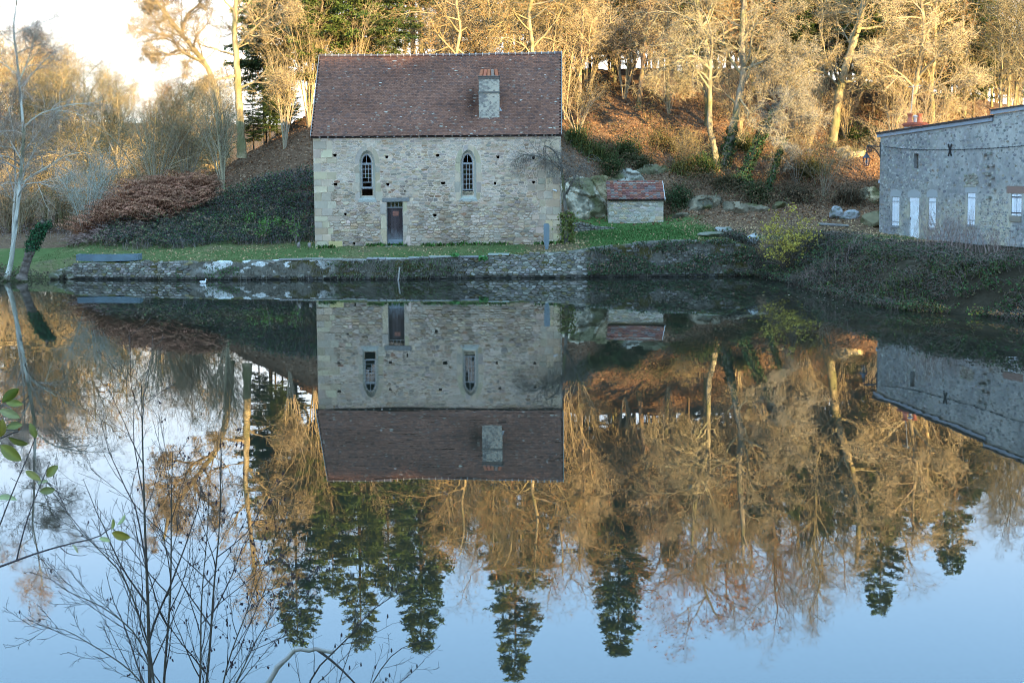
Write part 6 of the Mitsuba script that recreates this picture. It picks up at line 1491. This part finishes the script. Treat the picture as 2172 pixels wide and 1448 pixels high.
put('bank_ivy', bramble(B_, rng, (.13, .10, .08), [(.033, .066, .026), (.048, .078, .03), (.075, .065, .034)], (.4, 1.1), 7, .11, .006, 1.2).dict(), 'green ivy and long grass on the right bank of the pond', 'ivy', kind='stuff')
P = bank_pts(1500, (-.2, 2.5), rng, .05, .28); P[:, 2] = np.maximum(P[:, 2], 0)
put('corner_brambles', bramble(P, rng, (.085, .07, .06), [(.03, .045, .03), (.05, .04, .03)], (.3, .8), 6, .10, .008, 1.1).dict(), 'very dark brambles at the corner of the pond under the yellow shrub', 'brambles', kind='stuff')
P = bank_pts(2600, (.1, 3.0), rng, .2, .6); P = P[nz_(P, [.5, .5, .5], 5) > .5]; n = len(P)
d = updirs(n, rng, .5) + [-.5, -.3, -.2]; d /= np.linalg.norm(d, axis=1, keepdims=True)
put('bank_grass', MB().add(*blades(P, d, rng.uniform(.3, .7, n), .02, jit(n, (.10, .14, .045), .45, rng), rng)).dict(), 'long drooping grass on the right bank near the yellow shrub', 'grass', kind='stuff')
# dead stems in front of the right building
for px, py, Y, h, lab in ((1985, 515, 74, 2.3, 'thin bare reddish stems rising before the white door of the right building'), (2035, 512, 73, 2.0, 'bare upright stems before the wall between the shutters'), (2120, 512, 70, 1.3, 'low bare stems before the right end of the grey building'), (1715, 520, 80, 1.0, 'grey bramble mound beside the yellow shrub'), (1775, 515, 79, .9, 'grey stems along the top of the right bank')):
    b = at(px, py, Y); b[2] = H(b[0], b[1]); n = 44; p = b + np.c_[rng.normal(0, .5, n), rng.normal(0, .5, n), 0 * np.arange(n)]; p[:, 2] = H(p[:, 0], p[:, 1]); s = np.linspace(0, 1, 6)
    d = np.c_[rng.normal(0, .3, (n, 2)), np.ones(n)]; Q = p[:, None] + (d * h * rng.uniform(.5, 1.1, (n, 1)))[:, None] * s[:, None]
    R = .013 * (1 - .7 * s)[None] * np.ones((n, 1)); A = MB(); v, f, per = sweep(Q, R, 3); A.add(v, f, np.repeat(jit(n, (.22, .155, .13), .3, rng), per, 0))
    Q2, R2 = grow(Q, R, 6, .3, .95, .6, .4, .01, .05, .15, 4, rng); v, f, per = sweep(Q2, R2 * .8, 3); C2 = MB().add(v, f, np.repeat(jit(len(Q2), (.24, .17, .14), .3, rng), per, 0))
    k = thing('dry_shrub', lab, 'shrub'); put(f'{k}__stems', A.dict()); put(f'{k}__twigs', C2.dict())
# yellow shrub
b = at(1672, 575, 84.6); b[2] = H(b[0], b[1]); n = 44; s = np.linspace(0, 1, 7); a = rng.uniform(0, 6.28, n); sp_ = rng.uniform(.2, 1.0, n)
d = np.c_[np.cos(a) * sp_, np.sin(a) * sp_ * .7, 0 * a]; hh = rng.uniform(1.5, 3.7, n) * (1.1 - .45 * sp_)
Q = b + d[:, None] * (s ** 1.2)[:, None] * 2.3 + np.array([0, 0, 1.0]) * (hh[:, None] * (1.1 * s - .15 * s ** 3))[..., None]
R = .018 * (1 - .75 * s)[None] * np.ones((n, 1)); A = MB(); v, f, per = sweep(Q, R, 4); A.add(v, f, np.repeat(jit(n, (.09, .075, .06), .3, rng), per, 0))
Q2, R2 = grow(Q, R, 9, .25, .98, .7, .34, .012, .03, .18, 5, rng); v, f, per = sweep(Q2, R2, 3); A.add(v, f, np.repeat(jit(len(Q2), (.11, .09, .07), .3, rng), per, 0))
Q3, R3 = grow(Q2, R2, 4, .2, .98, .7, .5, .008, .0, .2, 4, rng); v, f, per = sweep(Q3, R3, 3); A.add(v, f, np.repeat(jit(len(Q3), (.12, .10, .07), .3, rng), per, 0))
m = 7000; bi = rng.choice(len(Q3), m); t = rng.uniform(0, 3, m); i_ = t.astype(int).clip(0, 2); p = Q3[bi, i_] + (Q3[bi, i_ + 1] - Q3[bi, i_]) * (t - i_)[:, None] + rng.normal(0, .03, (m, 3))
p = p[rng.uniform(size=m) < np.clip((p[:, 2] - .8) / 1.4, .10, 1) * (meshkit.fbm(p * 1.6, 2, 4) > .46)]; m = len(p)
v, f = leaves(p, rng.normal(size=(m, 3)) + [0, -.5, .5], .08 * rng.uniform(.6, 1.3, m), rng, .8)
k = thing('yellow_shrub', 'shrub with small golden yellow leaves at the corner of the pond', 'shrub')
put(f'{k}__stems', A.dict()); put(f'{k}__leaves', MB().add(v, f, np.repeat(jit(m, (.36, .28, .055), .45, rng), 4, 0)).dict())
# floating leaves near the banks
n = 160; P = np.vstack([np.c_[bank_pts(70, (-2.5, -.1), rng, .1, .6)[:, :2], np.full(70, .008)], np.c_[qpoints(90, (-16, 12), (0, .01), rng)[0][:, :2] - [0, .1] - np.c_[np.zeros(90), rng.uniform(0, .6, 90)], np.full(90, .008)]])
v, f = leaves(P, np.array([0, 0, 1.0]) + .08 * rng.normal(size=(n, 3)), .08 * rng.uniform(.6, 1.3, n), rng, .7, .03)
put('floating_leaves', MB().add(v, f, np.repeat(jit(n, (.35, .27, .2), .4, rng), 4, 0)).dict(), 'pale leaves floating on the water along the banks', 'leaves', kind='stuff')

# ------------------------------------------------------------------ foreground: alder shrub, broken branch, leafy twig
rng = np.random.default_rng(101)
DK = (.06, .05, .045)
stems = [[(322, 1560), (318, 1448), (314, 1287), (307, 1103), (302, 918), (300, 817)], [(345, 1560), (348, 1448), (362, 1241), (364, 1038), (367, 941)], [(405, 1560), (424, 1448), (427, 1287), (441, 1103), (443, 1030)], [(415, 1560), (438, 1448), (454, 1241), (466, 1103), (468, 930)],
         [(330, 1500), (318, 1380), (300, 1320), (258, 1218), (194, 1149), (152, 1098), (112, 1045)], [(330, 1480), (295, 1357), (217, 1287), (138, 1250), (83, 1205)], [(455, 1560), (480, 1420), (530, 1280), (560, 1200), (600, 1120)], [(345, 1560), (300, 1448), (200, 1370), (110, 1330), (60, 1345)], [(450, 1540), (500, 1448), (560, 1330), (640, 1240)]]
rad = [.011, .008, .0062, .008, .006, .0052, .0052, .0052, .005]; Ys = [8, 8.1, 7.9, 8.15, 7.95, 7.9, 8.05, 7.8, 8.0]
A, Cn, B2 = MB(), MB(), MB()
P = np.stack([smooth_path(px_path(st, Y), 16) for st, Y in zip(stems, Ys)])
root = at(385, 1650, 8.0); 
low = np.stack([smooth_path([root * [1, 1, 0] + [0, 0, float(H(root[0], root[1])) - .05], (root + p[0]) / 2 + rng.normal(0, .04, 3), p[0]], 6) for p in P])
R = np.array(rad)[:, None] * (1 - .8 * np.linspace(0, 1, 16))[None]
v, f, per = sweep(low, np.array(rad)[:, None] * np.linspace(1.25, 1, 6)[None], 6); A.add(v, f, jit(len(v), DK, .2, rng))
v, f, per = sweep(P, R, 7); A.add(v, f, jit(len(v), (.085, .07, .055), .2, rng))
Q1, R1 = grow(P, R, 13, .12, .98, .6, .36, .0075, .05, .08, 9, rng, jl=.5)
v, f, per = sweep(Q1, np.maximum(R1, .0012), 4); Cn.add(v, f, np.repeat(jit(len(Q1), DK, .3, rng), per, 0))
Q2, R2 = grow(Q1, R1, 6, .2, .97, .7, .34, .010, .03, .12, 6, rng, jl=.5)
v, f, per = sweep(Q2, np.maximum(R2, .0010), 3); Cn.add(v, f, np.repeat(jit(len(Q2), DK, .3, rng), per, 0))
Q3, R3 = grow(Q2, R2, 2, .3, .95, .7, .4, .01, .03, .12, 4, rng); v, f, per = sweep(Q3, np.maximum(R3, .0008), 3); Cn.add(v, f, np.repeat(jit(len(Q3), DK, .3, rng), per, 0))
# catkins and cones at twig ends, mostly on the right hand side
tips = np.vstack([Q2[:, -1], Q3[:, -1]]); tips = tips[rng.uniform(size=len(tips)) < np.clip(.05 + .25 * (tips[:, 0] + 1.75) / .6, .015, .35)][:300]
for p in tips:
    for _ in range(rng.integers(1, 3)):
        L_ = rng.uniform(.010, .020); d = np.array([rng.normal(0, .3), rng.normal(0, .3), -1.0]); d /= np.linalg.norm(d); q = p + rng.normal(0, .006, 3)
        v, f, _ = sweep(np.stack([q, q + d * L_ * .35, q + d * L_ * .7, q + d * L_])[None], np.array([[.0015, .0042, .004, .001]]), 5); B2.add(v, f, jit(len(v), (.05, .035, .04), .3, rng))
k = thing('alder_shrub', 'dark leafless alder shrub with many thin stems rising in the left foreground', 'shrub')
put(f'{k}__stems', A.dict('matte', True)); put(f'{k}__twigs', Cn.dict()); put(f'{k}__cones', B2.dict(), kind='stuff')
# second alder spray on the right of the first
A, Cn, B2 = MB(), MB(), MB()
st2 = [[(640, 1600), (657, 1448), (740, 1350), (800, 1285), (865, 1250)], [(720, 1620), (790, 1448), (850, 1375), (915, 1355)], [(700, 1600), (720, 1448), (745, 1370), (760, 1310)], [(800, 1600), (830, 1470), (880, 1420), (900, 1400)]]
P = np.stack([smooth_path(px_path(st, 7.6), 12) for st in st2]); R = np.array([.006, .005, .004, .004])[:, None] * (1 - .75 * np.linspace(0, 1, 12))[None]
root = at(700, 1750, 7.6); low = np.stack([smooth_path([root * [1, 1, 0] + [0, 0, float(H(root[0], root[1])) - .05], (root + p[0]) / 2, p[0]], 6) for p in P])
v, f, _ = sweep(low, np.linspace(.009, .006, 6)[None] * np.ones((4, 1)), 5); A.add(v, f, DK); v, f, _ = sweep(P, R, 6); A.add(v, f, DK)
Q1, R1 = grow(P, R, 8, .2, .98, .6, .3, .009, .05, .12, 7, rng); v, f, per = sweep(Q1, np.maximum(R1, .001), 3); Cn.add(v, f, np.repeat(jit(len(Q1), DK, .3, rng), per, 0))
Q2, R2 = grow(Q1, R1, 4, .3, .97, .7, .35, .01, .03, .12, 5, rng); v, f, per = sweep(Q2, np.maximum(R2, .0008), 3); Cn.add(v, f, np.repeat(jit(len(Q2), DK, .3, rng), per, 0))
for p in Q2[rng.choice(len(Q2), 40), -1]:
    v, f, _ = sweep(np.stack([p, p + [0, 0, -.007], p + [0, 0, -.016], p + [0, 0, -.022]])[None], np.array([[.0015, .004, .004, .001]]), 5); B2.add(v, f, (.04, .03, .03))
k = thing('alder_shrub', 'sparse dark alder twigs rising right of the broken branch at the bottom', 'shrub')
put(f'{k}__stems', A.dict('matte', True)); put(f'{k}__twigs', Cn.dict()); put(f'{k}__cones', B2.dict(), kind='stuff')
# broken grey branch
bp_ = px_path([(520, 1620), (545, 1490), (575, 1440), (603, 1398), (640, 1374), (672, 1376), (706, 1384)], 7.7); P = smooth_path(bp_, 22)
P += np.c_[rng.normal(0, .003, (22, 3))]
A, Cn = MB(), MB()
rt_ = P[0] * [1, 1, 0] + [0, 0, float(H(P[0][0], P[0][1])) - .05]
v, f, _ = sweep(smooth_path([rt_, (rt_ + P[0]) / 2 + [.05, 0, 0], P[0]], 6)[None], np.linspace(.022, .0165, 6)[None], 9); A.add(v, f, jit(len(v), (.22, .20, .18), .2, rng))
v, f, _ = sweep(P[None], (np.linspace(.0165, .010, 22) * (1 + .06 * rng.normal(size=22)))[None], 10); A.add(v, f, jit(len(v), (.26, .235, .205), .3, rng))
e_ = P[-1]; v, f, _ = sweep(np.stack([e_, e_ + [.004, 0, -.006], e_ + [-.002, 0, .012]])[None], np.array([[.010, .007, .001]]), 7); A.add(v, f, (.3, .26, .2))
v, f, _ = sweep(smooth_path([P[19], at(715, 1410, 7.7), at(745, 1440, 7.7), at(790, 1490, 7.7)], 8)[None], np.linspace(.007, .003, 8)[None], 6); Cn.add(v, f, DK)
k = thing('broken_branch', 'thick bent grey broken branch at the bottom of the photo', 'branch'); put(f'{k}__limb', A.dict('matte', True)); put(f'{k}__side_shoot', Cn.dict('matte', True))
# leafy twig on the left edge
YT = 5.2
paths = [[(-60, 1222), (0, 1201), (80, 1172), (150, 1152), (205, 1139), (236, 1118)], [(35, 1189), (60, 1095), (85, 1030), (104, 985)], [(-40, 1230), (-10, 1140), (20, 1060), (45, 1000), (72, 935), (82, 905)], [(128, 1160), (150, 1175), (172, 1178), (186, 1175)], [(-40, 945), (0, 930), (22, 920), (40, 915)], [(-40, 860), (0, 850), (18, 848)]]
A = MB()
for pth, r in zip(paths, (.0042, .0028, .003, .0016, .003, .003)):
    P = smooth_path(px_path(pth, YT), 12); v, f, _ = sweep(P[None], (r * (1 - .6 * np.linspace(0, 1, 12)))[None], 6); A.add(v, f, jit(len(v), (.075, .06, .06), .2, rng))
# the sallow the twig grows from, just outside the frame
tw0 = px_path([(-60, 1222), (-40, 1230), (-40, 945), (-40, 860)], YT); sx = at(-230, 1300, YT); bz = float(H(sx[0], sx[1]))
tp_ = smooth_path([[sx[0] - .1, sx[1], bz - .1], [sx[0], sx[1], (bz + sx[2]) / 2], sx, sx + [.05, 0, .9]], 10); v, f, _ = sweep(tp_[None], np.linspace(.02, .006, 10)[None], 7); A.add(v, f, DK)
for q in tw0:
    st = tp_[np.argmin(np.abs(tp_[:, 2] - (q[2] - .12)))]; v, f, _ = sweep(smooth_path([st, (st + q) / 2 + [0, 0, .02], q], 6)[None], np.linspace(.006, .0042, 6)[None], 6); A.add(v, f, DK)
k = thing('leafy_twig', 'thin twig with a few yellowing green leaves reaching in at the left edge', 'twig'); put(f'{k}__stem', A.dict('matte', True))
lv_ = [(22, 838, 45, 40, (.10, .13, .03)), (30, 855, 40, -5, (.15, .17, .04)), (3, 908, 40, 80, (.17, .15, .035)), (30, 903, 34, 10, (.12, .14, .05)), (42, 903, 22, 80, (.20, .07, .035)), (70, 913, 36, -70, (.15, .16, .06)), (38, 936, 48, -15, (.15, .17, .07)), (22, 960, 58, -35, (.16, .17, .04)), (70, 1008, 42, -30, (.17, .16, .045)), (110, 999, 36, 45, (.14, .15, .04)), (100, 1040, 34, 5, (.16, .18, .11)), (90, 1022, 26, 12, (.16, .18, .12)), (258, 1102, 28, 55, (.16, .19, .12)), (239, 1111, 26, 85, (.13, .15, .03)), (256, 1135, 44, -12, (.20, .17, .035)), (222, 1144, 26, -15, (.22, .24, .17)), (160, 1163, 22, -60, (.25, .26, .2)), (20, 877, 50, -20, (.17, .18, .12)), (12, 1056, 50, -5, (.17, .19, .13))]
for px, py, ln, ang, col in lv_:
    c_ = at(px, py, YT + rng.uniform(-.05, .05)); u_ = math.cos(math.radians(ang)) * crt + math.sin(math.radians(ang)) * cup + fw * rng.uniform(-.3, .3); w_ = np.cross(u_, fw + .8 * rng.normal(size=3)); w_ /= np.linalg.norm(w_); nn = np.cross(u_, w_); L_ = ln / FPX * YT
    t = np.linspace(-.5, .5, 9); wd = np.cos(t * np.pi) ** .7 * .24 * rng.uniform(.75, 1.2); v = np.vstack([c_ + (t[:, None] * u_ + sg * wd[:, None] * w_ + (.16 * np.abs(sg) * wd[:, None] * 1.5 - .5 * t[:, None] ** 2 * .5) * nn) * L_ for sg in (-1, -.5, 0, .5, 1)])
    f = sum([[[9 * r + j, 9 * r + j + 1, 9 * r + j + 10], [9 * r + j, 9 * r + j + 10, 9 * r + j + 9]] for r in range(4) for j in range(8)], [])
    cc = jit(45, np.array(col) * [.95, .85, .4], .12, rng); cc[18:27] *= 1.35; put(f'{k}__leaf', MB().add(v, f, cc).dict('satin', True))
